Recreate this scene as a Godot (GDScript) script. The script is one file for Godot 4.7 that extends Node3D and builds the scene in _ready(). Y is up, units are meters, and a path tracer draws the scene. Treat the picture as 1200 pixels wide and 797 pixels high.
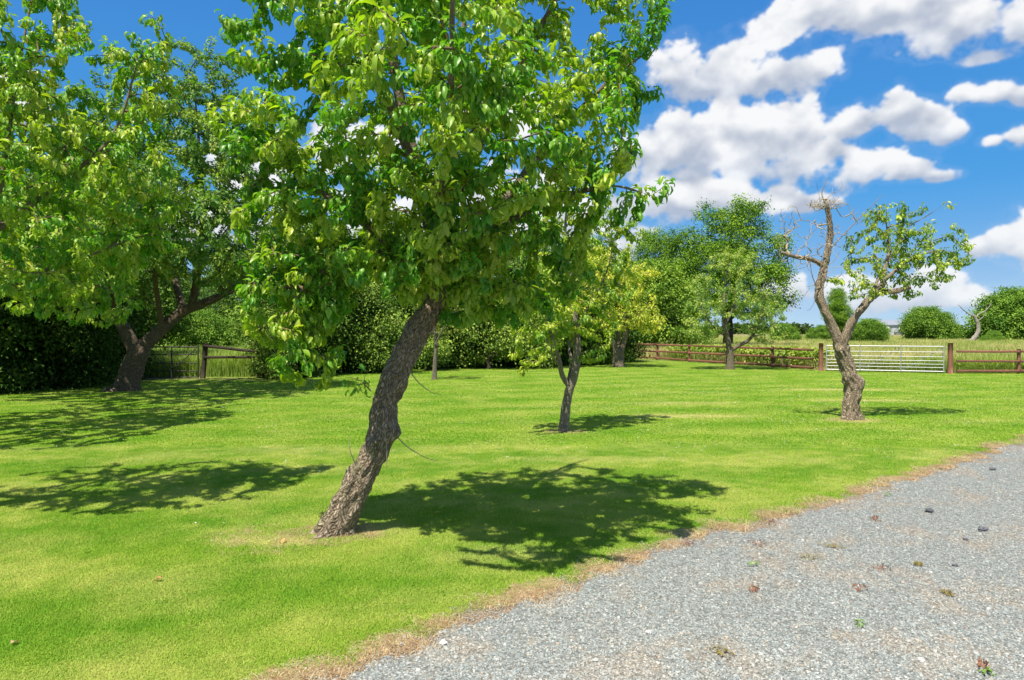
extends Node3D

# ---------------------------------------------------------------- small helpers
class Geo:
	var v := PackedVector3Array()
	var n := PackedVector3Array()
	var c := PackedColorArray()
	var uv := PackedVector2Array()
	var idx := PackedInt32Array()
	func mesh() -> ArrayMesh:
		var a := []
		a.resize(Mesh.ARRAY_MAX)
		a[Mesh.ARRAY_VERTEX] = v
		a[Mesh.ARRAY_NORMAL] = n
		if c.size() == v.size():
			a[Mesh.ARRAY_COLOR] = c
		if uv.size() == v.size():
			a[Mesh.ARRAY_TEX_UV] = uv
		if idx.size():
			a[Mesh.ARRAY_INDEX] = idx
		var m := ArrayMesh.new()
		m.add_surface_from_arrays(Mesh.PRIMITIVE_TRIANGLES, a)
		return m

class Leaf:                      # a leaf shape as loose triangles, unit length along +x
	var v: PackedVector3Array
	var n: PackedVector3Array
	var c: PackedColorArray

class Skel:                      # a branch skeleton
	var pos := PackedVector3Array()
	var dirs := PackedVector3Array()
	var par := PackedInt32Array()
	var cnt := PackedInt32Array()
	var fixed := PackedByteArray()
	var paths := []              # [attach, first, last]
	var limbs := []              # [points, r0, r1]

var rng := RandomNumberGenerator.new()
var noise := FastNoiseLite.new()
var cell := FastNoiseLite.new()
var fbm := FastNoiseLite.new()
var used := {}
var M := {}

func numbered(called: String) -> String:
	if not used.has(called):
		used[called] = 0
		return called
	used[called] += 1
	return "%s_%03d" % [called, used[called]]

func tag(o: Node, label: String, category: String, group := "") -> void:
	o.set_meta("label", label)
	o.set_meta("category", category)
	if group:
		o.set_meta("group", group)

func thing(called: String, label: String, category: String, at := Vector3.ZERO, group := "") -> Node3D:
	var o := Node3D.new()
	o.name = numbered(called)
	add_child(o)
	o.position = at
	tag(o, label, category, group)
	return o

func part(called: String, mesh: Mesh, mat: Material, parent: Node, kind := "") -> MeshInstance3D:
	var o := MeshInstance3D.new()
	o.name = called
	o.mesh = mesh
	o.material_override = mat
	parent.add_child(o, true)
	if kind:
		o.set_meta("kind", kind)
	return o

func solo(called: String, mesh: Mesh, mat: Material, label: String, category: String, at := Vector3.ZERO, group := "") -> MeshInstance3D:
	var o := MeshInstance3D.new()
	o.name = numbered(called)
	o.mesh = mesh
	o.material_override = mat
	o.position = at
	add_child(o)
	tag(o, label, category, group)
	return o

func setting(called: String, mesh: Mesh, mat: Material) -> MeshInstance3D:
	var o := MeshInstance3D.new()
	o.name = numbered(called)
	o.mesh = mesh
	o.material_override = mat
	add_child(o)
	o.set_meta("kind", "structure")
	return o

func scatter(called: String, label: String, category: String, mesh: Mesh, mat: Material, xf: Array[Transform3D], cols: PackedColorArray) -> MultiMeshInstance3D:
	var mm := MultiMesh.new()
	mm.transform_format = MultiMesh.TRANSFORM_3D
	mm.use_colors = true
	mm.mesh = mesh
	mm.instance_count = xf.size()
	var b := PackedFloat32Array()
	b.resize(xf.size() * 16)
	var k := 0
	for i in xf.size():
		var t := xf[i]
		var x := t.basis.x
		var y := t.basis.y
		var z := t.basis.z
		var o := t.origin
		b[k] = x.x; b[k + 1] = y.x; b[k + 2] = z.x; b[k + 3] = o.x
		b[k + 4] = x.y; b[k + 5] = y.y; b[k + 6] = z.y; b[k + 7] = o.y
		b[k + 8] = x.z; b[k + 9] = y.z; b[k + 10] = z.z; b[k + 11] = o.z
		var c := cols[i]
		b[k + 12] = c.r; b[k + 13] = c.g; b[k + 14] = c.b; b[k + 15] = 1.0
		k += 16
	mm.buffer = b
	var n := MultiMeshInstance3D.new()
	n.name = numbered(called)
	n.multimesh = mm
	n.material_override = mat
	add_child(n)
	n.set_meta("kind", "stuff")
	tag(n, label, category)
	return n

func rv() -> Vector3:
	return Vector3(rng.randf_range(-1, 1), rng.randf_range(-1, 1), rng.randf_range(-1, 1))

func lin(r: float, g: float, b: float) -> Color:
	return Color(r, g, b)

func matte(c: Color, rough := 0.85, vcol := true) -> StandardMaterial3D:
	var m := StandardMaterial3D.new()
	m.albedo_color = c.linear_to_srgb()
	m.roughness = rough
	m.vertex_color_use_as_albedo = vcol
	return m

func leafy(rough: float, spec: float, back: Color) -> StandardMaterial3D:
	var m := StandardMaterial3D.new()
	m.albedo_color = Color.WHITE
	m.vertex_color_use_as_albedo = true
	m.roughness = rough
	m.metallic_specular = spec
	m.backlight_enabled = true
	m.backlight = back
	m.cull_mode = BaseMaterial3D.CULL_DISABLED
	return m

# ---------------------------------------------------------------- shapes
func smooth_line(pts: Array, step: float) -> PackedVector3Array:
	var out := PackedVector3Array()
	for i in pts.size() - 1:
		var p0: Vector3 = pts[maxi(i - 1, 0)]
		var p1: Vector3 = pts[i]
		var p2: Vector3 = pts[i + 1]
		var p3: Vector3 = pts[mini(i + 2, pts.size() - 1)]
		var k := maxi(1, roundi(p1.distance_to(p2) / step))
		for j in k:
			out.append(p1.cubic_interpolate(p2, p0, p3, float(j) / k))
	out.append(pts[-1])
	return out

# a tube with bark relief; bumps are [centre, reach, height] burls and knobs
func tube(g: Geo, pts: PackedVector3Array, rad: PackedFloat32Array, sides: int, relief := 0.0, bumps := [], tint := Color.WHITE, mottle := 0.0, flare_lobes := false) -> void:
	var first := g.v.size()
	var t := (pts[1] - pts[0]).normalized()
	var side := t.cross(Vector3(0.3, 0.1, 1.0)).normalized()
	var s := 0.0
	var rings := pts.size()
	for i in rings:
		var d := (pts[mini(i + 1, rings - 1)] - pts[maxi(i - 1, 0)]).normalized()
		side = (side - d * side.dot(d)).normalized()
		var up := d.cross(side)
		if i > 0:
			s += pts[i].distance_to(pts[i - 1])
		for k in sides + 1:
			var a := TAU * (k % sides) / sides
			var o := side * cos(a) + up * sin(a)
			var r := rad[i]
			var shade := tint
			if relief > 0.0:
				var q := Vector3(cos(a) * rad[i] * 9.0, s * 2.6, sin(a) * rad[i] * 9.0)
				var h := cell.get_noise_3d(q.x * 2.2, q.y * 2.0, q.z * 2.2)
				var b := noise.get_noise_3d(q.x * 1.3, q.y * 1.6 + 7.0, q.z * 1.3)
				r += relief * (h + 0.45) + relief * 1.6 * b
			if flare_lobes and i < rings / 3:
				r += 0.65 * rad[0] * exp(-s / 0.09) * (0.35 + 0.65 * sin(a * 5.0 + 1.3 * sin(a * 2.0)))
			for bp in bumps:
				var dd: float = (pts[i] + o * rad[i]).distance_to(bp[0]) / bp[1]
				if dd < 1.0:
					r += bp[2] * (1.0 - dd * dd) * (1.0 - dd * dd)
			var p := pts[i] + o * r
			if mottle > 0.0:
				var f := noise.get_noise_3d(p.x * 5.0, p.y * 4.0 + 31.0, p.z * 5.0)
				var f2 := noise.get_noise_3d(p.x * 21.0, p.y * 13.0, p.z * 21.0)
				shade = tint * (1.0 + mottle * f2)
				if f > 0.12:
					shade = shade.lerp(tint * Color(0.85, 1.0, 0.78), clampf((f - 0.12) * 2.0, 0.0, 0.8))
			g.v.append(p)
			g.n.append(o)
			g.c.append(shade)
			g.uv.append(Vector2(float(k) / sides, s))
	var w := sides + 1
	for i in rings - 1:
		for k in sides:
			var a := first + i * w + k
			g.idx.append_array(PackedInt32Array([a, a + w, a + 1, a + 1, a + w, a + w + 1]))
	if relief > 0.0 or bumps.size():
		for i in rings:
			for k in w:
				var kk := k % sides
				var km := (kk + sides - 1) % sides
				var kp := (kk + 1) % sides
				var along := g.v[first + mini(i + 1, rings - 1) * w + kk] - g.v[first + maxi(i - 1, 0) * w + kk]
				var round_ := g.v[first + i * w + kp] - g.v[first + i * w + km]
				var nn := round_.cross(along).normalized()
				if nn.dot(g.n[first + i * w + k]) < 0.0:
					nn = -nn
				g.n[first + i * w + k] = nn
	# a cap on the far end
	var tip := g.v.size()
	var e := (pts[-1] - pts[-2]).normalized()
	g.v.append(pts[-1] + e * rad[-1] * 0.25)
	g.n.append(e)
	g.c.append(tint)
	g.uv.append(Vector2(0.5, s))
	for k in sides:
		var a := first + (rings - 1) * w + k
		g.idx.append_array(PackedInt32Array([a + 1, a, tip]))

func taper(n: int, r0: float, r1: float, flare := 0.0, step := 0.05) -> PackedFloat32Array:
	var out := PackedFloat32Array()
	for i in n:
		out.append(lerpf(r0, r1, float(i) / (n - 1)) + flare * exp(-i * step / 0.13))
	return out

func rod(g: Geo, a: Vector3, b: Vector3, r: float, sides := 10, tint := Color.WHITE) -> void:
	tube(g, PackedVector3Array([a, a.lerp(b, 0.5), b]), PackedFloat32Array([r, r, r]), sides, 0.0, [], tint)
	var tip := g.v.size()          # close the near end too
	var d := (a - b).normalized()
	g.v.append(a + d * r * 0.2); g.n.append(d); g.c.append(tint); g.uv.append(Vector2.ZERO)
	var first := tip - 1 - 3 * (sides + 1)
	for k in sides:
		g.idx.append_array(PackedInt32Array([first + k, first + k + 1, tip]))

# a sawn timber between two points, edges chamfered, slightly uneven
func timber(a: Vector3, b: Vector3, wide: float, thick: float, tint: Color) -> ArrayMesh:
	var st := SurfaceTool.new()
	st.begin(Mesh.PRIMITIVE_TRIANGLES)
	var d := (b - a).normalized()
	var u := Vector3.UP if absf(d.y) < 0.7 else Vector3.BACK
	var s := d.cross(u).normalized()
	u = s.cross(d).normalized()
	var c := minf(wide, thick) * 0.14
	var prof := [Vector2(-thick / 2 + c, -wide / 2), Vector2(thick / 2 - c, -wide / 2), Vector2(thick / 2, -wide / 2 + c), Vector2(thick / 2, wide / 2 - c), Vector2(thick / 2 - c, wide / 2), Vector2(-thick / 2 + c, wide / 2), Vector2(-thick / 2, wide / 2 - c), Vector2(-thick / 2, -wide / 2 + c)]
	var rings := []
	var steps := maxi(2, roundi(a.distance_to(b) / 0.4))
	for i in steps + 1:
		var f := float(i) / steps
		var o := a.lerp(b, f) + (u * noise.get_noise_2d(a.x * 31 + f * 70.0, a.z * 17 + a.y * 91.0) * 0.012) * (1.0 if i > 0 and i < steps else 0.0)
		var ring := PackedVector3Array()
		for p in prof:
			ring.append(o + s * p.x + u * p.y)
		rings.append(ring)
	for i in steps:
		var tn := tint * (1.0 + 0.25 * noise.get_noise_2d(i * 23.0 + a.x * 40.0, a.y * 60.0 + a.z * 40.0))
		for k in 8:
			var q := [rings[i][k], rings[i][(k + 1) % 8], rings[i + 1][(k + 1) % 8], rings[i + 1][k]]
			for j in [0, 1, 2, 0, 2, 3]:
				st.set_color(tn)
				st.add_vertex(q[j])
	for e in [[rings[0], -1], [rings[steps], 1]]:
		for k in range(1, 7):
			var tri := [e[0][0], e[0][k], e[0][k + 1]]
			if e[1] > 0:
				tri.reverse()
			for p in tri:
				st.set_color(tint)
				st.add_vertex(p)
	st.generate_normals()
	return st.commit()

# ---------------------------------------------------------------- leaves
# rows: [t, half width]; curl bends the tip down, fold lifts the edges, twist turns the blade
func leaf_shape(rows: Array, curl: float, fold: float, twist := 0.0) -> Leaf:
	var st := SurfaceTool.new()
	st.begin(Mesh.PRIMITIVE_TRIANGLES)
	var pts := []
	for r in rows:
		var ang: float = curl * r[0]
		var c := Vector3(sin(ang) / maxf(curl, 0.001), -(1.0 - cos(ang)) / maxf(curl, 0.001), 0)
		if r[1] <= 0.0:
			pts.append([c])
		else:
			var tw: float = twist * r[0]
			var nrm := Vector3(sin(ang), cos(ang), 0)
			var side := Vector3(0, 0, 1) * cos(tw) + nrm * sin(tw)
			var lift: Vector3 = nrm * fold * r[1]
			pts.append([c + side * r[1] + lift, c, c - side * r[1] + lift])
	var tri := func(a, b, cc):
		st.add_vertex(a); st.add_vertex(b); st.add_vertex(cc)
	for i in pts.size() - 1:
		var p = pts[i]
		var q = pts[i + 1]
		if p.size() == 1 and q.size() == 3:
			tri.call(p[0], q[0], q[1]); tri.call(p[0], q[1], q[2])
		elif p.size() == 3 and q.size() == 1:
			tri.call(p[0], q[0], p[1]); tri.call(p[1], q[0], p[2])
		else:
			for j in 2:
				tri.call(p[j], q[j], q[j + 1]); tri.call(p[j], q[j + 1], p[j + 1])
	st.index()
	st.generate_normals()
	st.deindex()
	var a := st.commit_to_arrays()
	var l := Leaf.new()
	l.v = a[Mesh.ARRAY_VERTEX]
	l.n = a[Mesh.ARRAY_NORMAL]
	l.c = PackedColorArray()
	l.c.resize(l.v.size())
	return l

func leaf_mesh(l: Leaf, col: Color) -> ArrayMesh:
	var g := Geo.new()
	g.v = l.v
	g.n = l.n
	g.c = l.c.duplicate()
	g.c.fill(col)
	return g.mesh()

func leaf_basis(d: Vector3, up: Vector3) -> Basis:
	var z := d.cross(up)
	if z.length_squared() < 0.001:
		z = d.cross(Vector3(0.2, 0.3, 1))
	z = z.normalized()
	return Basis(d, z.cross(d), z)

func put_leaf(g: Geo, l: Leaf, at: Vector3, b: Basis, size: float, col: Color) -> void:
	g.v.append_array(Transform3D(b * size, at) * l.v)
	g.n.append_array(Transform3D(b, Vector3.ZERO) * l.n)
	l.c.fill(col)
	g.c.append_array(l.c)

# ---------------------------------------------------------------- branch skeletons
func add_limb(sk: Skel, pts: Array, r0: float, r1: float, step := 0.12) -> void:
	var line := smooth_line(pts, step)
	sk.limbs.append([line, r0, r1])
	for i in line.size():
		sk.pos.append(line[i])
		sk.dirs.append((line[mini(i + 1, line.size() - 1)] - line[maxi(i - 1, 0)]).normalized())
		sk.par.append(-1)
		sk.cnt.append(0)
		sk.fixed.append(1)

# points spread through the crown lobes [centre, radii, count], gaps cut by noise
func crown_points(lobes: Array, apart: float, gap := -0.25, gapf := 55.0) -> PackedVector3Array:
	var out := PackedVector3Array()
	for l in lobes:
		var n: int = l[2]
		var tries := 0
		var made := 0
		while made < n and tries < n * 12:
			tries += 1
			var q := rv()
			if q.length_squared() > 1.0 or rng.randf() > 0.25 + q.length():
				continue
			var p: Vector3 = l[0] + q * l[1]
			if fbm.get_noise_3d(p.x * gapf, p.y * gapf, p.z * gapf) < gap:
				continue
			var ok := true
			for o in out:
				if o.distance_squared_to(p) < apart * apart:
					ok = false
					break
			if ok:
				out.append(p)
				made += 1
	return out

func grow(sk: Skel, targets: PackedVector3Array, step: float, droop: float, wobble := 0.05, from_index := 0) -> void:
	var order := []
	for p in targets:
		var best := 1e9
		for i in sk.pos.size():
			if sk.fixed[i] and i >= from_index:
				best = minf(best, sk.pos[i].distance_squared_to(p))
		order.append([best, p])
	order.sort_custom(func(a, b): return a[0] < b[0])
	for o in order:
		var p: Vector3 = o[1]
		var best := 1e9
		var at := 0
		for i in range(from_index, sk.pos.size()):
			var q := p - sk.pos[i]
			var d2 := q.length_squared()
			if d2 < best:
				var c := d2 * (1.35 - 0.35 * q.normalized().dot(sk.dirs[i]))
				if sk.cnt[i] >= 1:
					c *= 1.25
				if c < best:
					best = c
					at = i
		var a := sk.pos[at]
		var gap := a.distance_to(p)
		if gap < 0.02:
			continue
		var n := maxi(2, ceili(gap / step))
		var c1 := a + (sk.dirs[at] * 0.55 + (p - a).normalized() * 0.45) * gap * 0.4
		var c2 := p - ((p - a).normalized() + Vector3.UP * (0.5 - droop)).normalized() * gap * 0.35 + Vector3.UP * droop * gap * 0.3
		var first := sk.pos.size()
		var last := at
		for k in range(1, n + 1):
			var f := float(k) / n
			var q := a.bezier_interpolate(c1, c2, p, f)
			if k < n:
				q += rv() * wobble * gap * 0.4
			sk.pos.append(q)
			sk.dirs.append((q - sk.pos[last]).normalized())
			sk.par.append(last)
			sk.cnt.append(0)
			sk.fixed.append(0)
			last = sk.pos.size() - 1
		sk.paths.append([at, first, last])
		var up := last
		while up >= 0 and not sk.fixed[up]:
			sk.cnt[up] += 1
			up = sk.par[up]
		if up >= 0:
			sk.cnt[up] += 1

func limb_meshes(sk: Skel, parent: Node, mat: Material, sides: int, relief: float, tint: Color, bumps := [], flare := 0.0) -> void:
	for i in sk.limbs.size():
		var l = sk.limbs[i]
		var g := Geo.new()
		var fine := smooth_line(Array(l[0]), 0.03 if i == 0 and relief > 0.006 else 0.07)
		tube(g, fine, taper(fine.size(), l[1], l[2], flare if i == 0 else 0.0, fine[0].distance_to(fine[1])), sides if i == 0 else maxi(8, sides / 2), relief * clampf(l[1] / sk.limbs[0][1], 0.25, 1.0), bumps if i == 0 else [], tint, 0.5, i == 0 and sides >= 30)
		part("trunk" if i == 0 else "branch", g.mesh(), mat, parent)

func twig_mesh(sk: Skel, tip_r: float, sides: int, tint: Color, power := 0.5) -> ArrayMesh:
	var g := Geo.new()
	for p in sk.paths:
		var pts := PackedVector3Array([sk.pos[p[0]]])
		var rad := PackedFloat32Array([tip_r * pow(maxf(sk.cnt[p[1]], 1), power)])
		for k in range(p[1], p[2] + 1):
			pts.append(sk.pos[k])
			rad.append(tip_r * pow(maxf(sk.cnt[k], 1), power))
		rad[-1] = tip_r * 0.5
		tube(g, pts, rad, sides, 0.0, [], tint * rng.randf_range(0.75, 1.25))
	return g.mesh()

# leaves along the last stretch of every shoot; each is [position, basis, size, colour, shape number]
func shoot_leaves(sk: Skel, stretch: float, every: float, size: float, droop: float, young: Color, old: Color, shapes: int, petiole := 0.03, up_bias := 0.8, tip := Color(0.62, 0.58, 0.12)) -> Array:
	var out := []
	for p in sk.paths:
		var clump := clampf(0.5 + 1.6 * fbm.get_noise_3dv(sk.pos[p[2]] * 80.0) + rng.randf_range(-0.25, 0.25), 0.0, 1.0)
		var left := stretch * rng.randf_range(0.75, 1.25)
		var k: int = p[2]
		var turn := rng.randf() * TAU
		var carry := 0.0
		while left > 0.0 and k >= p[1]:
			var a: Vector3 = sk.pos[k]
			var prev: int = sk.par[k] if k > p[1] else p[0]
			var b: Vector3 = sk.pos[prev]
			var seg := a.distance_to(b)
			var d := (a - b).normalized()
			var side := d.cross(Vector3(0.1, 1, 0.2)).normalized()
			var up := side.cross(d)
			while carry < seg and left > 0.0:
				turn += 2.4
				var o := side * cos(turn) + up * sin(turn)
				var tipness := 1.0 - clampf((stretch - left) / stretch, 0.0, 1.0)
				var dir := (o * 0.8 + d * 0.55 + Vector3.DOWN * droop * rng.randf_range(0.4, 1.3) + rv() * 0.35).normalized()
				var upv := (Vector3.UP * up_bias + o * 0.3 + rv() * 0.45).normalized()
				var col := old.lerp(young, clampf(clump * 0.75 + rng.randf_range(-0.3, 0.35), 0.0, 1.0)) * rng.randf_range(0.8, 1.2)
				if tipness > 0.72 and clump > 0.35:
					col = col.lerp(tip, (tipness - 0.6) * 1.7 * rng.randf())
				out.append([a.lerp(b, carry / seg) + dir * petiole, leaf_basis(dir, upv), size * rng.randf_range(0.65, 1.2) * (1.0 - 0.25 * clampf(1.0 - left / stretch, 0, 1)), col, rng.randi() % shapes])
				carry += every * rng.randf_range(0.7, 1.3)
				left -= every
			carry -= seg
			left -= 0.0
			k -= 1
	return out

func foliage_mesh(leaves: Array, shapes: Array) -> ArrayMesh:
	var g := Geo.new()
	for l in leaves:
		put_leaf(g, shapes[l[4]], l[0], l[1], l[2], l[3])
	return g.mesh()

# far crowns: small leaf faces in clusters round every shoot tip
func cluster_leaves(sk: Skel, per: int, reach: float, size: float, young: Color, old: Color, shapes: int, flat := 0.75) -> Array:
	var out := []
	for p in sk.paths:
		var c: Vector3 = sk.pos[p[2]]
		var clump := clampf(0.5 + 1.5 * fbm.get_noise_3dv(c * 40.0) + rng.randf_range(-0.25, 0.25), 0.0, 1.0)
		for i in per:
			var q := rv()
			var at := c + q * q.length() * reach * Vector3(1, flat, 1)
			var dir := (rv() + q * 0.7 + Vector3.DOWN * 0.25).normalized()
			var col := old.lerp(young, clampf(clump + rng.randf_range(-0.3, 0.3), 0, 1)) * rng.randf_range(0.75, 1.25)
			out.append([at, leaf_basis(dir, (Vector3.UP + rv() * 0.9).normalized()), size * rng.randf_range(0.6, 1.25), col, rng.randi() % shapes])
	return out

# ---------------------------------------------------------------- the sky: blue air and fair-weather cumulus
func make_sky() -> ImageTexture:
	var W := 4096
	var H := 2048
	var clouds := [
		[16.4, [13.2,19.0,2.8,2.3, 16.1,19.1,3.4,2.2, 18.8,18.0,3.5,1.6, 21.2,18.3,2.9,1.6, 23.0,18.5,1.4,1.2]],
		[17.8, [19.7,21.0,2.9,1.6, 22.7,21.7,3.4,2.0, 26.3,21.6,3.7,2.8, 29.5,20.8,3.5,2.5, 32.4,19.5,2.8,2.0, 34.8,18.7,2.2,2.0, 32.9,17.2,1.6,0.8]],
		[10.1, [11.3,13.4,3.8,3.1, 15.1,14.1,4.3,2.9, 18.8,13.8,4.1,3.3, 21.5,13.9,2.3,2.9, 23.0,12.3,2.8,2.1, 25.8,11.1,2.9,1.7, 28.4,10.6,2.3,1.4, 30.5,10.1,1.5,0.9]],
		[12.5, [25.2,14.2,1.9,1.4, 27.9,14.6,2.1,1.8, 30.0,13.8,1.7,1.5, 31.2,13.1,1.0,1.0]],
		[14.1, [31.5,15.4,1.2,0.7, 33.4,15.1,1.6,0.8, 35.0,14.6,0.9,0.7]],
		[11.3, [33.4,12.2,0.9,0.5, 34.8,12.3,1.1,0.7]],
		[7.9, [11.3,9.9,4.5,1.9, 15.1,9.9,3.7,1.4, 18.8,9.4,3.5,1.2, 21.8,9.1,2.3,0.7]],
		[4.1, [32.4,5.4,1.2,0.8, 33.8,5.6,1.6,1.0, 35.4,5.1,1.8,1.0]],
		[0.8, [27.9,2.4,2.6,1.5, 30.0,3.0,2.2,1.6, 31.9,2.3,1.9,1.1, 24.4,2.5,3.3,1.6, 20.6,2.9,2.9,1.9]],
		[3.7, [-25.2,7.6,6.4,2.7, -19.4,11.7,4.3,3.0, -17.6,6.1,7.0,3.2, -32.4,5.4,5.1,2.2, -12.0,14.0,3.9,2.5, -10.0,7.0,6.6,3.9, -2.7,9.7,6.7,3.2, 2.7,7.1,7.3,3.9, 0.0,16.8,4.7,2.1, 6.7,3.7,5.9,3.3]],
	]
	# the same weather goes on all the way round
	var az := 43.0
	while az < 320.0:
		var el := rng.randf_range(3.0, 6.0)
		while el < 52.0:
			var w := rng.randf_range(5.0, 11.0) * (0.7 + el / 60.0)
			if rng.randf() < 0.62:
				var puffs := []
				for i in rng.randi_range(4, 7):
					puffs.append_array([az + rng.randf_range(-w, w), el + rng.randf_range(-0.3, 1.2) * w * 0.22, w * rng.randf_range(0.3, 0.5), w * rng.randf_range(0.2, 0.32)])
				clouds.append([el - w * 0.22, puffs])
			el += rng.randf_range(5.0, 9.0)
		az += rng.randf_range(9.0, 14.0)
	for i in 9:      # overhead, in front, above the frame
		var w := rng.randf_range(5.0, 9.0)
		var a := rng.randf_range(-42.0, 42.0)
		var e := rng.randf_range(31.0, 56.0)
		var puffs := []
		for j in 5:
			puffs.append_array([a + rng.randf_range(-w, w), e + rng.randf_range(-0.3, 1.2) * w * 0.22, w * rng.randf_range(0.3, 0.5), w * rng.randf_range(0.2, 0.32)])
		clouds.append([e - w * 0.22, puffs])
	var F := PackedFloat32Array()
	F.resize(W * H / 2)
	var Hh := PackedFloat32Array()          # height inside the cloud, 0 base .. 1 top
	Hh.resize(W * H / 2)
	var per := W / 360.0
	for c in clouds:
		var base: float = c[0]
		var p: Array = c[1]
		for i in range(0, p.size(), 4):
			var ca: float = p[i]
			var ce: float = p[i + 1]
			var ra: float = p[i + 2] * 1.0
			var re: float = p[i + 3] * 1.0
			var top := ce + re
			for row in range(maxi(0, int((90.0 - ce - re * 1.35) * per)), mini(H / 2, int((90.0 - ce + re * 1.35) * per))):
				var e := 90.0 - (row + 0.5) / per
				var dy := (e - ce) / re
				if e < ce:
					dy = minf(dy, (e - ce) / maxf(0.25, (ce - base) * 1.25))
				if dy < -1.35:
					continue
				var hh := clampf((e - base) / maxf(0.5, top - base), 0.0, 1.2)
				for col in range(int((ca - ra * 1.35) * per), int((ca + ra * 1.35) * per)):
					var dx := (col / per - ca) / ra
					var f := 1.0 - sqrt(dx * dx + dy * dy)
					var k := row * W + posmod(col, W)
					var wt := exp(7.0 * f)
					F[k] += wt
					Hh[k] += wt * hh
	var n := FastNoiseLite.new()
	n.seed = 5
	n.noise_type = FastNoiseLite.TYPE_SIMPLEX_SMOOTH
	n.fractal_type = FastNoiseLite.FRACTAL_FBM
	n.fractal_octaves = 5
	n.fractal_gain = 0.52
	n.frequency = 1.0
	var bil := FastNoiseLite.new()
	bil.seed = 11
	bil.noise_type = FastNoiseLite.TYPE_CELLULAR
	bil.cellular_return_type = FastNoiseLite.RETURN_DISTANCE
	bil.fractal_type = FastNoiseLite.FRACTAL_FBM
	bil.fractal_octaves = 3
	bil.frequency = 1.0
	var soft := FastNoiseLite.new()
	soft.seed = 23
	soft.noise_type = FastNoiseLite.TYPE_SIMPLEX_SMOOTH
	soft.fractal_octaves = 2
	soft.frequency = 1.0
	var bytes := PackedByteArray()
	bytes.resize(W * H * 3)
	var K := 1.0 / EXPOSURE
	var top_c := Color(0.040, 0.190, 0.61)
	var mid_c := Color(0.085, 0.37, 0.80)
	var low_c := Color(0.52, 0.72, 0.90)
	var white := Color(0.95, 0.96, 0.975)
	var grey := Color(0.47, 0.53, 0.645)
	for row in H / 2:
		var e := 90.0 - (row + 0.5) / per
		var sky := low_c.lerp(mid_c, 1.0 - pow(1.0 - clampf(e / 11.0, 0, 1), 1.7)).lerp(top_c, clampf((e - 9.0) / 22.0, 0.0, 1.0))
		var ce := cos(deg_to_rad(e))
		for col in W:
			var k := row * W + col
			var out := sky
			var puff := log(F[k]) / 7.0 if F[k] > 0.0 else -9.0
			if puff > -0.36:
				var hk := Hh[k] / F[k]
				var a := TAU * col / W
				var x := cos(a) * ce * 57.3
				var z := sin(a) * ce * 57.3
				var nn := n.get_noise_3d(x * 0.30, e * 0.36, z * 0.30)
				var f := puff - 0.06 + nn * 0.75
				if f > 0.0:
					var b := bil.get_noise_3d(x * 0.42, e * 0.52, z * 0.42)
					f -= (b + 0.4) * 0.16
				if f > 0.0:
					var alpha := smoothstep(0.0, 0.20 + 0.25 * (1.0 - minf(1.0, hk)), f)
					var up := n.get_noise_3d(x * 0.30 + 0.10, e * 0.36 + 0.20, z * 0.30)
					var bb := bil.get_noise_3d(x * 0.42 + 0.1, e * 0.52 + 0.22, z * 0.42)
					var b0 := bil.get_noise_3d(x * 0.42, e * 0.52, z * 0.42)
					var low := soft.get_noise_3d(x * 0.26, e * 0.34, z * 0.26)
					var lit := clampf(smoothstep(0.02, 0.92, hk + low * 0.65) + (nn - up) * 0.55 + (bb - b0) * 0.28, 0.0, 1.0)
					var cc := grey.lerp(white, lit)
					cc = cc.lerp(low_c.lerp(white, 0.55), clampf(1.0 - e / 9.0, 0.0, 1.0) * 0.4)
					out = sky.lerp(cc, alpha * clampf(0.84 + hk * 0.3, 0.0, 0.99))
				else:
					out = sky.lerp(white, smoothstep(-0.30, 0.0, f) * 0.05)
			var q := Color(out.r * K, out.g * K, out.b * K).linear_to_srgb()
			var dith := float((col * 7 + row * 13) % 17) / 17.0
			bytes[k * 3] = int(q.r * 255.0 + dith)
			bytes[k * 3 + 1] = int(q.g * 255.0 + dith)
			bytes[k * 3 + 2] = int(q.b * 255.0 + dith)
	var gnd := Color(0.16 * K, 0.24 * K, 0.07 * K).linear_to_srgb()
	var half := PackedByteArray([int(gnd.r * 255), int(gnd.g * 255), int(gnd.b * 255)])
	var line := PackedByteArray()
	for col in W:
		line.append_array(half)
	var head := bytes.slice(0, W * H / 2 * 3)
	for row in H / 2:
		head.append_array(line)
	return ImageTexture.create_from_image(Image.create_from_data(W, H, false, Image.FORMAT_RGB8, head))

# ---------------------------------------------------------------- ground plan
const EXPOSURE := 1.7
const EDGE := [Vector2(-60, 6), Vector2(-8, -0.4), Vector2(-4, -1.6), Vector2(-2, -2.75), Vector2(-1.06, -3.62), Vector2(-0.7, -3.98), Vector2(-0.21, -4.48), Vector2(0.23, -4.89), Vector2(0.61, -5.2), Vector2(1.08, -5.74), Vector2(1.71, -6.3), Vector2(2.38, -6.73), Vector2(3.61, -7.67), Vector2(5.4, -9.18), Vector2(8.14, -11.53), Vector2(12, -14.8), Vector2(20, -20), Vector2(32, -25), Vector2(60, -28)]
const FAR := [Vector2(-60, 10), Vector2(-24, -13), Vector2(-17.5, -17.2), Vector2(-14.2, -19.4), Vector2(-12.6, -22.4), Vector2(-12.3, -25.3), Vector2(-9.2, -26.0), Vector2(-6, -29.5), Vector2(-4.4, -31.6), Vector2(0, -33), Vector2(5, -37.6), Vector2(7.2, -43), Vector2(13.07, -30.5), Vector2(17.26, -28.6), Vector2(60, -28.6)]

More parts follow.
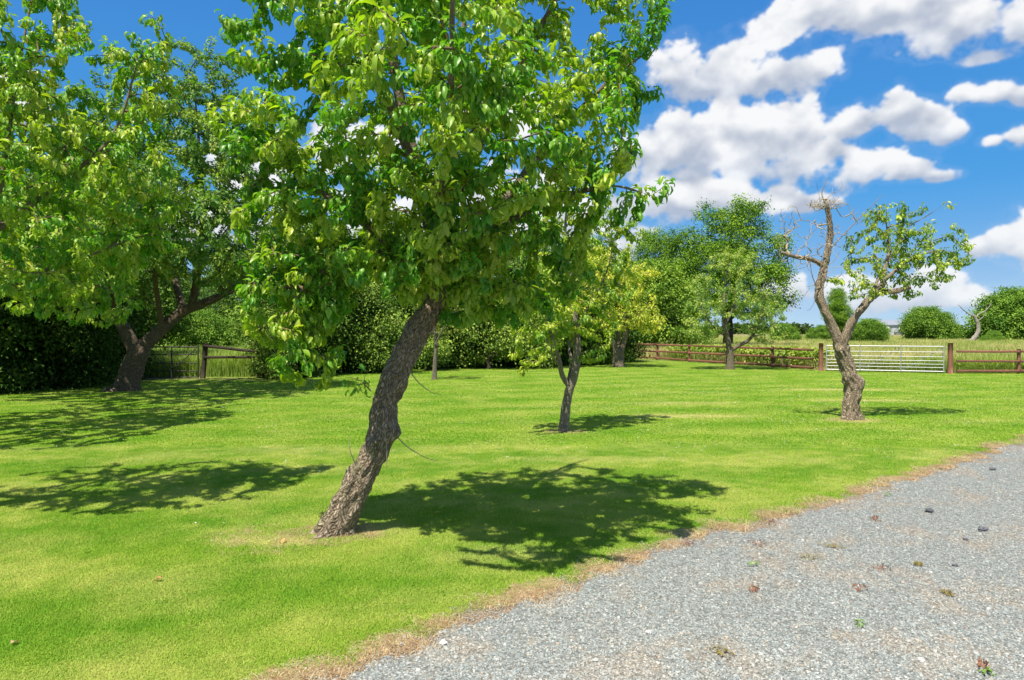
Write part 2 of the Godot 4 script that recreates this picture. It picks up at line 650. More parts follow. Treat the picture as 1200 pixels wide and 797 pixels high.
func along(line: Array, x: float) -> float:
	for i in line.size() - 1:
		if x <= line[i + 1].x:
			return lerpf(line[i].y, line[i + 1].y, clampf((x - line[i].x) / (line[i + 1].x - line[i].x), 0, 1))
	return line[-1].y

func edge_z(x: float) -> float:
	return along(EDGE, x) + noise.get_noise_2d(x * 3.0, 4.0) * 0.22 + noise.get_noise_2d(x * 13.0, 9.0) * 0.07

# how bleached and how deep green the turf is at a place: [straw 0..1, deep 0..1]
const STRAW := [[-1.9, -6.0, 0.75, 0.22, 0.75], [-1.3, -6.3, 0.5, 0.35, 0.7], [6.55, -13.9, 0.75, 0.5, 1.0], [1.0, -12.3, 0.6, 0.3, 0.5], [3.7, -14.6, 1.6, 0.42, 1.0], [1.2, -9.7, 1.6, 0.35, 0.4], [8.6, -17.8, 2.0, 0.4, 0.95], [9.5, -21.0, 2.4, 0.5, 0.95], [4.2, -17.2, 2.2, 0.4, 0.7], [4.5, -20.0, 2.2, 0.4, 0.4], [-3.2, -10.4, 1.3, 0.3, 0.35], [9.0, -13.7, 1.5, 0.3, 0.4], [0.4, -16.5, 2.5, 0.5, 0.35], [-0.1, -5.6, 0.6, 0.3, 0.4], [-2.6, -5.0, 0.7, 0.3, 0.3]]
func turf(x: float, z: float) -> Vector2:
	var big := noise.get_noise_2d(x * 0.55, z * 0.85)
	var mid := noise.get_noise_2d(x * 2.6 + 40.0, z * 3.6)
	var small := noise.get_noise_2d(x * 11.0, z * 13.0 + 77.0)
	var straw := clampf(0.10 + big * 0.36 + mid * 0.22 + small * 0.16, 0.0, 0.45)
	# faint mower lanes running away to the right
	var lane := sin((z * 0.93 + x * 0.37) * TAU / 1.9 + noise.get_noise_2d(x * 0.4, z * 0.4) * 2.0)
	var deep := clampf(0.46 - big * 0.35 - mid * 0.5 - small * 0.5 + lane * 0.15, 0.0, 1.0)
	for s in STRAW:
		var dx: float = (x - s[0]) / s[2]
		var dz: float = (z - s[1]) / s[3]
		var q := 1.0 - dx * dx - dz * dz + small * 0.7 + mid * 0.5
		if q > 0.0:
			straw = maxf(straw, minf(1.0, q * 1.3) * s[4])
	return Vector2(straw, deep)

func turf_color(t: Vector2) -> Color:
	return Color(0.410, 0.525, 0.066).lerp(Color(0.178, 0.375, 0.026), t.y).lerp(Color(0.74, 0.64, 0.30), t.x * 0.85)

func sheet(x0: float, x1: float, z0: float, z1: float, step: float, y: float, color: Callable) -> ArrayMesh:
	var g := Geo.new()
	var nx := int((x1 - x0) / step)
	var nz := int((z1 - z0) / step)
	for j in nz + 1:
		for i in nx + 1:
			var x := lerpf(x0, x1, float(i) / nx)
			var z := lerpf(z0, z1, float(j) / nz)
			g.v.append(Vector3(x, y, z))
			g.n.append(Vector3.UP)
			g.uv.append(Vector2(x, z))
			g.c.append(color.call(x, z))
	for j in nz:
		for i in nx:
			var a := j * (nx + 1) + i
			g.idx.append_array(PackedInt32Array([a, a + 1, a + nx + 1, a + 1, a + nx + 2, a + nx + 1]))
	return g.mesh()

# a strip of ground following the edge of the drive, from off0 to off1 (towards the drive is positive z)
func edge_strip(x0: float, x1: float, off0: Callable, off1: Callable, y: float, rows: int, color: Callable) -> ArrayMesh:
	var g := Geo.new()
	var n := int((x1 - x0) / 0.06)
	for i in n + 1:
		var x := lerpf(x0, x1, float(i) / n)
		var e := edge_z(x)
		var a: float = e + off0.call(x)
		var b: float = e + off1.call(x)
		for j in rows + 1:
			var z := lerpf(a, b, pow(float(j) / rows, 1.6))
			g.v.append(Vector3(x, y, z))
			g.n.append(Vector3.UP)
			g.uv.append(Vector2(x, z))
			g.c.append(color.call(x, z))
	for i in n:
		for j in rows:
			var a := i * (rows + 1) + j
			g.idx.append_array(PackedInt32Array([a, a + rows + 1, a + 1, a + 1, a + rows + 1, a + rows + 2]))
	return g.mesh()

func blade_clump(blades: int, reach: float, h0: float, h1: float, width: float, lean: float, tints: Array) -> ArrayMesh:
	var g := Geo.new()
	for i in blades:
		var a := rng.randf() * TAU
		var r := sqrt(rng.randf()) * reach
		var p := Vector3(cos(a) * r, -0.004, sin(a) * r)
		var h := rng.randf_range(h0, h1)
		var b := rng.randf() * TAU
		var l := Vector3(cos(b), 0, sin(b)) * h * lean * rng.randf_range(0.3, 1.3)
		var s := Vector3(-sin(b + rng.randf_range(-0.6, 0.6)), 0, cos(b)).normalized() * width * rng.randf_range(0.7, 1.3) * 0.5
		var m := p + Vector3.UP * h * 0.6 + l * 0.35
		var t := p + Vector3.UP * h * (1.0 - lean * 0.25) + l
		var nn := s.cross(m - p).normalized()
		if nn.y > 0.0:           # turn the blade so that its upper face is the front
			s = -s
			nn = -nn
		nn = -nn
		var n2 := -s.cross(t - m).normalized()
		var c: Color = tints[rng.randi() % tints.size()] * rng.randf_range(0.8, 1.2)
		for q in [[p - s, nn], [p + s, nn], [m + s * 0.8, nn], [p - s, nn], [m + s * 0.8, nn], [m - s * 0.8, nn], [m - s * 0.8, n2], [m + s * 0.8, n2], [t, n2]]:
			g.v.append(q[0])
			g.n.append(q[1])
			g.c.append(c)
	return g.mesh()

func stone_mesh(jit: float, seed_: int, rings := 4, segs := 7) -> ArrayMesh:
	var st := SurfaceTool.new()
	st.begin(Mesh.PRIMITIVE_TRIANGLES)
	var r := RandomNumberGenerator.new()
	r.seed = seed_
	var pts := []
	for i in rings + 1:
		var row := []
		var th := PI * i / rings
		for k in segs:
			var a := TAU * k / segs + i * 0.4
			var d := 1.0 + r.randf_range(-jit, jit)
			row.append(Vector3(sin(th) * cos(a), cos(th) * 0.7, sin(th) * sin(a)) * d)
		if i == 0 or i == rings:
			for k in segs:
				row[k] = Vector3(0, cos(th) * 0.62, 0)
		pts.append(row)
	st.set_smooth_group(-1)
	for i in rings:
		for k in segs:
			var a = pts[i][k]
			var b = pts[i][(k + 1) % segs]
			var c = pts[i + 1][(k + 1) % segs]
			var d = pts[i + 1][k]
			for q in ([a, b, c] if i < rings - 1 else []) + ([a, c, d] if i > 0 and i < rings - 1 else []) + ([a, b, d] if i == rings - 1 else []) + ([a, c, d] if i == 0 else []):
				st.set_color(Color.WHITE)
				st.add_vertex(q)
	st.generate_normals()
	return st.commit()

# ---------------------------------------------------------------- computed textures
func pattern(size: int, n: FastNoiseLite, lo: Color, hi: Color, contrast := 1.0) -> ImageTexture:
	var im := n.get_seamless_image(size, size)
	im.convert(Image.FORMAT_L8)
	var d := im.get_data()
	var out := PackedByteArray()
	out.resize(size * size * 3)
	for i in size * size:
		var f := clampf((d[i] / 255.0 - 0.5) * contrast + 0.5, 0.0, 1.0)
		var c := lo.lerp(hi, f)
		out[i * 3] = int(c.r * 255)
		out[i * 3 + 1] = int(c.g * 255)
		out[i * 3 + 2] = int(c.b * 255)
	return ImageTexture.create_from_image(Image.create_from_data(size, size, false, Image.FORMAT_RGB8, out))

func bumps_of(size: int, n: FastNoiseLite, strength: float) -> ImageTexture:
	var im := n.get_seamless_image(size, size)
	im.convert(Image.FORMAT_RGBA8)
	im.bump_map_to_normal_map(strength)
	return ImageTexture.create_from_image(im)

func make_materials() -> void:
	var crack := FastNoiseLite.new()
	crack.seed = 3
	crack.noise_type = FastNoiseLite.TYPE_SIMPLEX_SMOOTH
	crack.frequency = 0.030
	crack.fractal_type = FastNoiseLite.FRACTAL_RIDGED
	crack.fractal_octaves = 3
	crack.fractal_gain = 0.45
	crack.domain_warp_enabled = true
	crack.domain_warp_amplitude = 16.0
	crack.domain_warp_frequency = 0.03
	var grain := FastNoiseLite.new()
	grain.seed = 8
	grain.frequency = 0.03
	grain.fractal_octaves = 5
	var bark := matte(Color.WHITE, 0.92)
	bark.albedo_texture = pattern(512, crack, Color(1, 1, 1), Color(0.52, 0.48, 0.44), 1.5)
	bark.normal_enabled = true
	bark.normal_texture = bumps_of(512, crack, -14.0)
	bark.normal_scale = 1.4
	bark.uv1_scale = Vector3(2.0, 0.9, 1.0)
	M.bark = bark
	M.twig = matte(Color.WHITE, 0.9)
	M.pear_leaf = leafy(0.36, 0.5, Color(0.88, 0.98, 0.34))
	M.leaf = leafy(0.5, 0.32, Color(0.82, 0.92, 0.42))
	M.far_leaf = leafy(0.8, 0.15, Color(0.76, 0.80, 0.42))
	M.blade = leafy(0.6, 0.3, Color(0.78, 0.82, 0.40))
	M.straw = leafy(0.8, 0.2, Color(0.6, 0.58, 0.45))
	var soil := FastNoiseLite.new()
	soil.seed = 21
	soil.frequency = 0.05
	soil.fractal_octaves = 5
	M.lawn = matte(Color.WHITE, 0.95)
	M.lawn.albedo_texture = pattern(512, soil, Color(0.66, 0.66, 0.62), Color(1, 1, 1), 1.8)
	M.lawn.uv1_scale = Vector3(1.3, 1.3, 1)
	M.soil = matte(Color.WHITE, 0.97)
	M.soil.albedo_texture = pattern(512, soil, Color(0.55, 0.52, 0.5), Color(1, 1, 1), 2.0)
	M.soil.uv1_scale = Vector3(2.3, 2.3, 1)
	M.soil.normal_enabled = true
	M.soil.normal_texture = bumps_of(512, soil, 7.0)
	var chips := FastNoiseLite.new()
	chips.seed = 14
	chips.noise_type = FastNoiseLite.TYPE_CELLULAR
	chips.cellular_return_type = FastNoiseLite.RETURN_CELL_VALUE
	chips.frequency = 0.09
	var chip_h := chips.duplicate()
	chip_h.cellular_return_type = FastNoiseLite.RETURN_DISTANCE
	M.gravel = matte(Color.WHITE, 0.9)
	M.gravel.albedo_texture = pattern(1024, chips, Color(0.62, 0.61, 0.59), Color(1, 1, 1), 1.4)
	M.gravel.normal_enabled = true
	M.gravel.normal_texture = bumps_of(1024, chip_h, -6.0)
	M.gravel.uv1_scale = Vector3(0.62, 0.62, 1)
	M.stone = matte(Color.WHITE, 0.85)
	M.wood = matte(Color.WHITE, 0.85)
	M.wood.albedo_texture = pattern(256, grain, Color(0.7, 0.66, 0.63), Color(1, 1, 1), 2.0)
	M.wood.uv1_triplanar = true
	M.wood.uv1_scale = Vector3(1.4, 6.0, 1.4)
	M.galv = matte(Color.WHITE, 0.45)
	M.galv.metallic = 0.55
	M.iron = matte(Color.WHITE, 0.7)
	M.plain = matte(Color.WHITE, 0.9)

# ---------------------------------------------------------------- near and middle trees
func near_tree(called: String, label: String, at: Vector3, limbs: Array, lobes: Array, o: Dictionary) -> Node3D:
	var t := thing(called, label, "tree", at)
	var sk := Skel.new()
	var lean: float = o.get("lean", 0.0)
	for l in limbs:
		add_limb(sk, l[0].map(func(p): return p + Vector3(0, 0, lean * maxf(0.0, p.y - 1.6))), l[1], l[2])
	for l in lobes:
		l[0].z += lean * maxf(0.0, l[0].y - 1.6)
	var want := crown_points(lobes, o.apart, o.get("gap", -0.25))
	grow(sk, want, o.get("step", 0.12), o.droop, o.get("wobble", 0.06), o.get("from", 0))
	limb_meshes(sk, t, M.bark, o.get("sides", 20), o.get("relief", 0.006), o.bark, o.get("bumps", []), o.get("flare", 0.04))
	part("twigs", twig_mesh(sk, o.get("tip", 0.003), 5, o.twig), M.twig, t, "stuff")
	var mat: Material = o.get("mat", M.leaf)
	var leaves := shoot_leaves(sk, o.stretch, o.every, o.size, o.get("leaf_droop", 0.8), o.young, o.old, o.shapes.size(), o.get("petiole", 0.03), 0.8, o.young.lerp(Color(0.66, 0.58, 0.14), o.get("tips", 0.6)))
	var singles: int = o.get("singles", 0)
	if singles > 0:
		# the leaves that show largest: nearest to the lens, one for each small patch of the view
		var order := []
		for i in leaves.size():
			var l: Array = leaves[i]
			var q: Vector3 = l[0] + at - Vector3(0, EYE, 0)
			if q.z < -0.4 and absf(q.x / q.z) < 0.72 and absf(q.y / q.z) < 0.49:
				order.append([q.length(), i, Vector2i(int(q.x / q.z * 95.0), int(q.y / q.z * 95.0))])
		order.sort_custom(func(a, b): return a[0] < b[0])
		var taken := {}
		var chosen := {}
		var shared := {}
		for q in order:
			if chosen.size() >= singles:
				break
			if taken.has(q[2]):
				continue
			taken[q[2]] = true
			chosen[q[1]] = true
			var l: Array = leaves[q[1]]
			var f := clampi(int((l[3].r - o.old.r) / (o.young.r - o.old.r) * 5.0), 0, 4)
			var key := Vector2i(l[4], f)
			if not shared.has(key):
				shared[key] = leaf_mesh(o.shapes[l[4]], o.old.lerp(o.young, (f + 0.5) / 5.0))
			var m := part("leaf", shared[key], mat, t)
			m.transform = Transform3D(l[1] * l[2], l[0])
		var rest := []
		for i in leaves.size():
			if not chosen.has(i):
				rest.append(leaves[i])
		leaves = rest
	part("foliage", foliage_mesh(leaves, o.shapes), mat, t, "stuff")
	return t

func shoot(g: Geo, pts: Array, r0: float, r1: float, tint: Color, sides := 6) -> void:
	var line := smooth_line(pts, 0.06)
	tube(g, line, taper(line.size(), r0, r1), sides, 0.0, [], tint)

# a broad tree seen from afar; returned at the origin so that copies can be made of it
func far_tree(called: String, limbs: Array, lobes: Array, o: Dictionary) -> Node3D:
	var t := thing(called, "", "tree")
	var sk := Skel.new()
	for l in limbs:
		add_limb(sk, l[0], l[1], l[2], 0.3)
	grow(sk, crown_points(lobes, o.apart, o.get("gap", -0.2), o.get("gapf", 55.0)), 0.35, o.get("droop", 0.1), 0.08)
	limb_meshes(sk, t, M.bark, 12, 0.004, o.bark, [], 0.06)
	part("twigs", twig_mesh(sk, o.get("tip", 0.008), 4, o.bark), M.twig, t, "stuff")
	part("crown", foliage_mesh(cluster_leaves(sk, o.per, o.reach, o.size, o.young, o.old, o.shapes.size(), o.get("flat", 0.7)), o.shapes), M.far_leaf, t, "stuff")
	return t

func again(o: Node3D, label: String, at: Vector3, turn: float, size: float, group := "", called := "") -> Node3D:
	var c: Node3D = o.duplicate()
	c.name = numbered(called if called else String(o.name).rstrip("0123456789").trim_suffix("_"))
	add_child(c)
	c.position = at
	c.rotation.y = turn
	c.scale = Vector3.ONE * size
	c.set_meta("label", label)
	if group:
		c.set_meta("group", group)
	return c

const EYE := 1.75

func _ready() -> void:
	rng.seed = 20240611
	noise.seed = 2
	noise.noise_type = FastNoiseLite.TYPE_SIMPLEX_SMOOTH
	noise.frequency = 1.0
	noise.fractal_octaves = 3
	cell.seed = 9
	cell.noise_type = FastNoiseLite.TYPE_CELLULAR
	cell.cellular_return_type = FastNoiseLite.RETURN_DISTANCE2_SUB
	cell.frequency = 1.0
	cell.fractal_octaves = 2
	cell.fractal_type = FastNoiseLite.FRACTAL_FBM
	fbm.seed = 4
	fbm.frequency = 0.02
	fbm.fractal_octaves = 2

	# camera, sky, sun, exposure
	var cam := Camera3D.new()
	cam.name = "camera"
	cam.position = Vector3(0, EYE, 0)
	cam.rotation_degrees.x = -0.84
	cam.fov = 50.24
	cam.near = 0.05
	cam.far = 4000.0
	add_child(cam)
	var env := Environment.new()
	env.background_mode = Environment.BG_SKY
	var pan := PanoramaSkyMaterial.new()
	pan.panorama = make_sky()
	env.sky = Sky.new()
	env.sky.sky_material = pan
	env.tonemap_mode = Environment.TONE_MAPPER_LINEAR
	env.tonemap_exposure = EXPOSURE
	env.sdfgi_enabled = true
	env.ssao_enabled = true
	env.ssil_enabled = true
	var we := WorldEnvironment.new()
	we.name = "weather"
	we.environment = env
	add_child(we)
	var sun := DirectionalLight3D.new()
	sun.name = "sun"
	sun.light_energy = 1.6
	sun.light_color = Color(1.0, 0.955, 0.88)
	sun.light_angular_distance = 0.5
	sun.shadow_enabled = true
	add_child(sun)
	sun.look_at_from_position(Vector3.ZERO, Vector3(0.24, -1.0, -0.44))

	make_materials()
	build_ground()
	build_boundaries()
	build_trees()
	build_far()
	build_turf()
	build_drive()

func build_ground() -> void:
	var far := Geo.new()
	setting("field", sheet(-1500, 1500, -3000, 600, 60.0, -0.03, func(x, z): return Color(0.36, 0.36, 0.13)), M.soil)
	setting("lawn", sheet(-45, 45, -46, 4, 0.22, 0.0, func(x, z): return turf_color(turf(x, z)) * Color(0.72, 0.72, 0.72)), M.lawn)
	setting("soil_edge", edge_strip(-6, 16, func(x): return -0.10 - 0.10 * absf(noise.get_noise_2d(x * 5.0, 3.0)), func(x): return 0.42 + 0.3 * noise.get_noise_2d(x * 2.0, 8.0), 0.004, 6, func(x, z): return Color(0.33, 0.26, 0.185).lerp(Color(0.38, 0.335, 0.245), clampf(0.5 + noise.get_noise_2d(x * 4.0, z * 4.0), 0, 1))), M.soil)
	setting("gravel_drive", edge_strip(-8, 26, func(x): return 0.17 + 0.2 * noise.get_noise_2d(x * 2.0, 18.0) + 0.1 * noise.get_noise_2d(x * 11.0, 18.0), func(x): return 14.0, 0.008, 60, drive_color), M.gravel)
	setting("bare_earth_path", sheet(-13.2, -7.5, -25.9, -24.9, 0.2, 0.006, func(x, z): return Color(0.24, 0.19, 0.13)), M.soil)

func drive_color(x: float, z: float) -> Color:
	var a := noise.get_noise_2d(x * 0.9, z * 1.2 + 50.0)
	var b := noise.get_noise_2d(x * 3.3, z * 3.9 + 150.0)
	var dust := clampf((a * 1.0 + b * 0.9) * 1.3 - 0.14, 0.0, 0.6)
	return Color(0.265, 0.295, 0.287).lerp(Color(0.38, 0.315, 0.235), dust)

func build_boundaries() -> void:
	# the galvanised field gate
	var a := Vector3(13.12, 0, -30.3)
	var b := Vector3(17.08, 0, -28.62)
	var t := thing("field_gate", "galvanised seven-bar metal field gate between two red-brown posts", "gate", a)
	var w := b - a
	var zinc := Color(0.46, 0.48, 0.50)
	for h in [1.07, 0.85, 0.66, 0.50, 0.365, 0.235, 0.08]:
		var g := Geo.new()
		rod(g, Vector3.UP * h, w + Vector3.UP * h, 0.022 if h > 1.0 or h < 0.1 else 0.013, 8, zinc * rng.randf_range(0.9, 1.1))
		part("bar", g.mesh(), M.galv, t)
	for f in [0.006, 0.30, 0.645, 0.994]:
		var g := Geo.new()
		var o := Vector3(0, 0, 0.0) if f < 0.1 or f > 0.9 else Vector3(-0.014, 0, 0.034)
		rod(g, w * f + Vector3.UP * 0.06 + o, w * f + Vector3.UP * 1.09 + o, 0.026 if f < 0.1 or f > 0.9 else 0.018, 8, zinc)
		part("upright", g.mesh(), M.galv, t)
	for s in [[0.31, 0.09, 0.64, 1.0], [0.655, 0.09, 0.985, 1.0]]:
		var g := Geo.new()
		rod(g, w * s[0] + Vector3(0.014, s[1], -0.036), w * s[2] + Vector3(0.014, s[3], -0.036), 0.013, 6, zinc * 0.8)
		part("brace", g.mesh(), M.galv, t)
	var red := Color(0.30, 0.135, 0.095)
	var p := thing("gate_post", "red-brown wooden gate post at the left end of the metal field gate", "gate post", Vector3(12.98, 0, -30.45), "posts of the metal field gate")
	part("post", timber(Vector3(0, -0.1, 0), Vector3(0, 1.17, 0), 0.15, 0.15, red), M.wood, p)
	var latch := Geo.new()
	rod(latch, Vector3(0.05, 0.98, 0.09), Vector3(0.19, 0.98, 0.10), 0.012, 6, zinc)
	part("latch", latch.mesh(), M.galv, p)
	var p2 := again(p, "red-brown wooden gate post between the metal field gate and the right-hand rails", Vector3(17.27, 0, -28.55), PI, 1.04)
	# post and rail fences
	fence("red-brown three-rail timber fence running back from the field gate to the dark trees", [Vector3(12.86, 0, -30.7), Vector3(12.0, 0, -33.4), Vector3(10.75, 0, -36.1), Vector3(9.5, 0, -38.8), Vector3(8.3, 0, -41.4), Vector3(7.0, 0, -43.0), Vector3(4.6, 0, -44.0)], red)
	fence("red-brown three-rail timber fence to the right of the field gate", [Vector3(17.42, 0, -28.52), Vector3(20.0, 0, -28.6), Vector3(22.7, 0, -28.6), Vector3(25.4, 0, -28.6)], red)
	# the dark gate and broken rails under the trees on the left
	var dark := Color(0.035, 0.032, 0.028)
	var l0 := Vector3(-12.95, 0, -25.6)
	var lw := Vector3(1.86, 0, -0.05)
	t = thing("paddock_gate", "dark metal gate with diagonal braces in the shade behind the fork-trunked tree", "gate", l0)
	for h in [1.13, 0.86, 0.56, 0.28, 0.06]:
		var g := Geo.new()
		rod(g, Vector3.UP * h, lw + Vector3.UP * h, 0.026 if h > 1.0 else 0.018, 8, dark)
		part("bar", g.mesh(), M.iron, t)
	for f in [0.0, 0.5, 1.0]:
		var g := Geo.new()
		rod(g, lw * f + Vector3(0, 0.04, 0.03), lw * f + Vector3(0, 1.15, 0.03), 0.024, 8, dark)
		part("upright", g.mesh(), M.iron, t)
	for s in [[0.02, 1.1, 0.49, 0.3], [0.98, 1.1, 0.51, 0.3]]:
		var g := Geo.new()
		rod(g, lw * s[0] + Vector3(0, s[1], 0.045), lw * s[2] + Vector3(0, s[3], 0.045), 0.016, 6, dark)
		part("brace", g.mesh(), M.iron, t)
	t = thing("broken_fence", "dark old rail fence with sagging top rail beside the shaded paddock gate", "fence", Vector3(-10.98, 0, -25.75))
	var old := Color(0.06, 0.045, 0.033)
	part("post", timber(Vector3(-0.02, -0.1, 0), Vector3(0.10, 1.25, 0), 0.15, 0.15, old), M.wood, t)
	part("post", timber(Vector3(1.95, -0.1, -0.2), Vector3(1.93, 1.05, -0.2), 0.14, 0.14, old), M.wood, t)
	part("rail", timber(Vector3(0.05, 1.17, 0.09), Vector3(2.15, 0.93, -0.09), 0.10, 0.05, old), M.wood, t)
	part("rail", timber(Vector3(0.05, 0.76, 0.085), Vector3(2.15, 0.76, -0.095), 0.09, 0.05, old), M.wood, t)

func fence(label: String, spots: Array, tint: Color) -> void:
	var t := thing("rail_fence", label, "fence", spots[0])
	for i in spots.size():
		var o: Vector3 = spots[i] - spots[0]
		if i > 0:
			part("post", timber(o + Vector3(0, -0.1, 0), o + Vector3(rng.randf_range(-0.02, 0.02), 0.97, 0), 0.11, 0.11, tint * rng.randf_range(0.8, 1.15)), M.wood, t)
		if i + 1 < spots.size():
			var q: Vector3 = spots[i + 1] - spots[0]
			var back := (q - o).cross(Vector3.UP).normalized() * 0.083
			if back.z < 0:
				back = -back
			for h in [0.88, 0.50, 0.12]:
				part("rail", timber(o + back + Vector3.UP * (h + rng.randf_range(-0.012, 0.012)) + (q - o) * 0.006, q + back + Vector3.UP * (h + rng.randf_range(-0.012, 0.012)) - (q - o) * 0.006, 0.09, 0.045, tint * rng.randf_range(0.85, 1.2)), M.wood, t)

func V(x: float, y: float, z: float) -> Vector3:
	return Vector3(x, y, z)

func build_trees() -> void:
	var pear := []
	for k in [[1.5, 0.35, 0.3, 1.0], [0.7, 0.5, -0.25, 0.95], [2.6, 0.6, 0.6, 0.75], [1.1, 0.75, 0.0, 0.8], [3.4, 0.5, -0.7, 0.7], [2.0, 0.9, 0.2, 0.62], [3.0, 0.8, 1.0, 0.6]]:
		pear.append(leaf_shape([[0.0, 0.0], [0.16, 0.15 * k[3]], [0.42, 0.25 * k[3]], [0.72, 0.165 * k[3]], [1.0, 0.0]], k[0], k[1], k[2]))
	var small := []
	for k in [[0.9, 0.4, 0.2], [0.4, 0.6, -0.3], [1.6, 0.3, 0.4]]:
		small.append(leaf_shape([[0.0, 0.0], [0.4, 0.28], [1.0, 0.0]], k[0], k[1], k[2]))
	var young := Color(0.480, 0.610, 0.065)
	var old := Color(0.130, 0.370, 0.038)
	var brown := Color(0.50, 0.43, 0.335)

	# 1. the leaning pear in the foreground
	var main := near_tree("pear_tree", "large leaning pear tree with curled glossy leaves and gnarled trunk, nearest the gravel", V(-1.51, 0, -6.2), [
		[[V(-0.01, -0.06, 0), V(0.08, 0.20, 0), V(0.23, 0.51, 0), V(0.37, 0.77, 0), V(0.43, 1.14, 0), V(0.52, 1.37, 0), V(0.65, 1.63, 0), V(0.82, 1.94, -0.05), V(0.93, 2.16, -0.08)], 0.132, 0.100],
		[[V(0.82, 1.94, -0.05), V(0.86, 2.39, -0.10), V(0.75, 2.93, -0.25), V(0.63, 3.40, -0.30), V(0.52, 3.94, -0.30), V(0.48, 4.55, -0.30), V(0.39, 5.49, -0.35), V(0.42, 6.0, -0.40)], 0.072, 0.02],
		[[V(0.75, 2.93, -0.25), V(0.58, 3.44, 0.10), V(0.41, 3.92, 0.35), V(0.34, 4.27, 0.50), V(0.26, 5.02, 0.60)], 0.05, 0.018],
		[[V(0.82, 1.98, -0.05), V(0.61, 2.35, 0.0), V(0.30, 2.62, 0.02), V(-0.10, 2.9, 0.05), V(-0.52, 3.2, 0.0)], 0.06, 0.010],
		[[V(0.55, 2.42, 0.0), V(0.25, 2.36, 0.08), V(-0.02, 2.24, 0.15), V(-0.25, 2.02, 0.2)], 0.03, 0.008],
		[[V(0.93, 2.16, -0.08), V(1.17, 2.52, -0.30), V(1.51, 2.98, -0.50), V(1.91, 3.48, -0.60), V(2.31, 3.88, -0.60), V(2.65, 4.12, -0.50)], 0.075, 0.010],
		[[V(1.17, 2.52, -0.30), V(1.51, 2.67, 0), V(1.86, 2.78, 0.20), V(2.27, 2.87, 0.30), V(2.60, 2.80, 0.30)], 0.045, 0.007],
		[[V(0.93, 2.16, -0.08), V(0.95, 2.84, -0.60), V(0.99, 3.78, -1.10), V(1.06, 4.97, -1.50), V(1.14, 6.0, -1.70)], 0.06, 0.015],
		[[V(0.86, 2.39, -0.10), V(0.98, 2.78, 0.60), V(1.10, 3.05, 1.10), V(1.15, 3.33, 1.60), V(1.2, 3.70, 1.9)], 0.055, 0.010],
		[[V(0.95, 2.84, -0.60), V(1.35, 3.58, -0.40), V(1.74, 4.20, -0.20), V(2.03, 4.76, -0.10), V(2.25, 5.28, -0.10)], 0.05, 0.010],
	], [
		[V(0.78, 3.47, 0), V(1.50, 1.15, 1.35), 250],
		[V(0.62, 2.72, -0.1), V(1.10, 0.70, 0.75), 120],
		[V(-0.14, 2.62, -0.1), V(0.70, 0.72, 0.5), 100],
		[V(-0.30, 2.12, 0.0), V(0.50, 0.60, 0.42), 66],
		[V(-0.22, 1.62, 0.15), V(0.30, 0.36, 0.28), 18],
		[V(2.15, 4.32, -0.40), V(0.66, 0.48, 0.6), 44],
		[V(2.36, 3.77, -0.50), V(0.55, 0.26, 0.4), 18],
		[V(2.30, 2.84, 0.25), V(0.48, 0.30, 0.35), 18],
		[V(1.62, 2.46, -0.10), V(0.62, 0.55, 0.65), 60],
		[V(1.15, 2.15, -0.50), V(0.70, 0.40, 0.65), 44],
		[V(-0.10, 3.96, 0.50), V(0.50, 0.50, 0.5), 44],
		[V(-0.58, 3.36, 0.0), V(0.46, 0.30, 0.35), 22],
		[V(0.76, 4.95, -0.20), V(1.40, 0.80, 1.3), 110],
		[V(0.95, 3.35, 1.55), V(0.85, 0.65, 0.55), 60],
		[V(0.85, 2.58, 0.50), V(0.90, 0.48, 0.5), 84],
		[V(0.75, 2.22, 0.42), V(0.55, 0.26, 0.3), 26],
		[V(1.35, 2.20, 0.05), V(0.75, 0.40, 0.55), 56],
		[V(1.75, 3.15, 0.75), V(0.7, 0.6, 0.7), 60],
		[V(0.55, 4.2, 1.2), V(0.7, 0.5, 0.6), 36],
		[V(1.80, 4.98, -0.30), V(0.85, 0.55, 0.8), 25],
	], {"lean": 0.17, "apart": 0.115, "gap": -0.34, "droop": 0.30, "stretch": 0.5, "every": 0.0054, "size": 0.092, "leaf_droop": 0.75, "young": young, "old": old, "shapes": pear, "bark": brown, "twig": Color(0.15, 0.10, 0.06), "sides": 72, "relief": 0.021, "flare": 0.03, "tip": 0.0026, "mat": M.pear_leaf, "singles": 300, "tips": 0.35, "petiole": 0.035,
		"bumps": [[V(0.56, 0.86, 0.06), 0.15, 0.085], [V(0.30, 0.80, 0.16), 0.16, 0.03], [V(0.22, 0.60, 0.17), 0.10, 0.03], [V(0.62, 1.30, 0.05), 0.09, 0.03], [V(0.47, 1.40, 0.15), 0.05, 0.03]]})
	for s in [[V(0.50, 0.88, 0.05), V(0.62, 0.76, 0.08), V(0.80, 0.66, 0.10), V(0.88, 0.64, 0.08)], [V(0.60, 1.46, 0.06), V(0.72, 1.31, 0.12), V(0.84, 1.22, 0.13), V(0.92, 1.20, 0.12)], [V(0.20, 0.58, 0.08), V(0.15, 0.74, 0.13), V(0.15, 0.86, 0.12)], [V(0.42, 0.98, 0.10), V(0.46, 0.78, 0.15), V(0.46, 0.58, 0.14)]]:
		var g := Geo.new()
		shoot(g, s, 0.006, 0.002, Color(0.30, 0.24, 0.18))
		part("dead_twig", g.mesh(), M.twig, main)
	var scar := Geo.new()
	shoot(scar, [V(0.52, 1.36, 0.07), V(0.535, 1.365, 0.125)], 0.024, 0.019, Color(0.50, 0.42, 0.30), 12)
	part("pruning_scar", scar.mesh(), M.bark, main.get_node("trunk"))
	scar = Geo.new()
	shoot(scar, [V(0.37, 0.80, 0.06), V(0.36, 0.81, 0.128)], 0.04, 0.03, Color(0.46, 0.41, 0.34), 12)
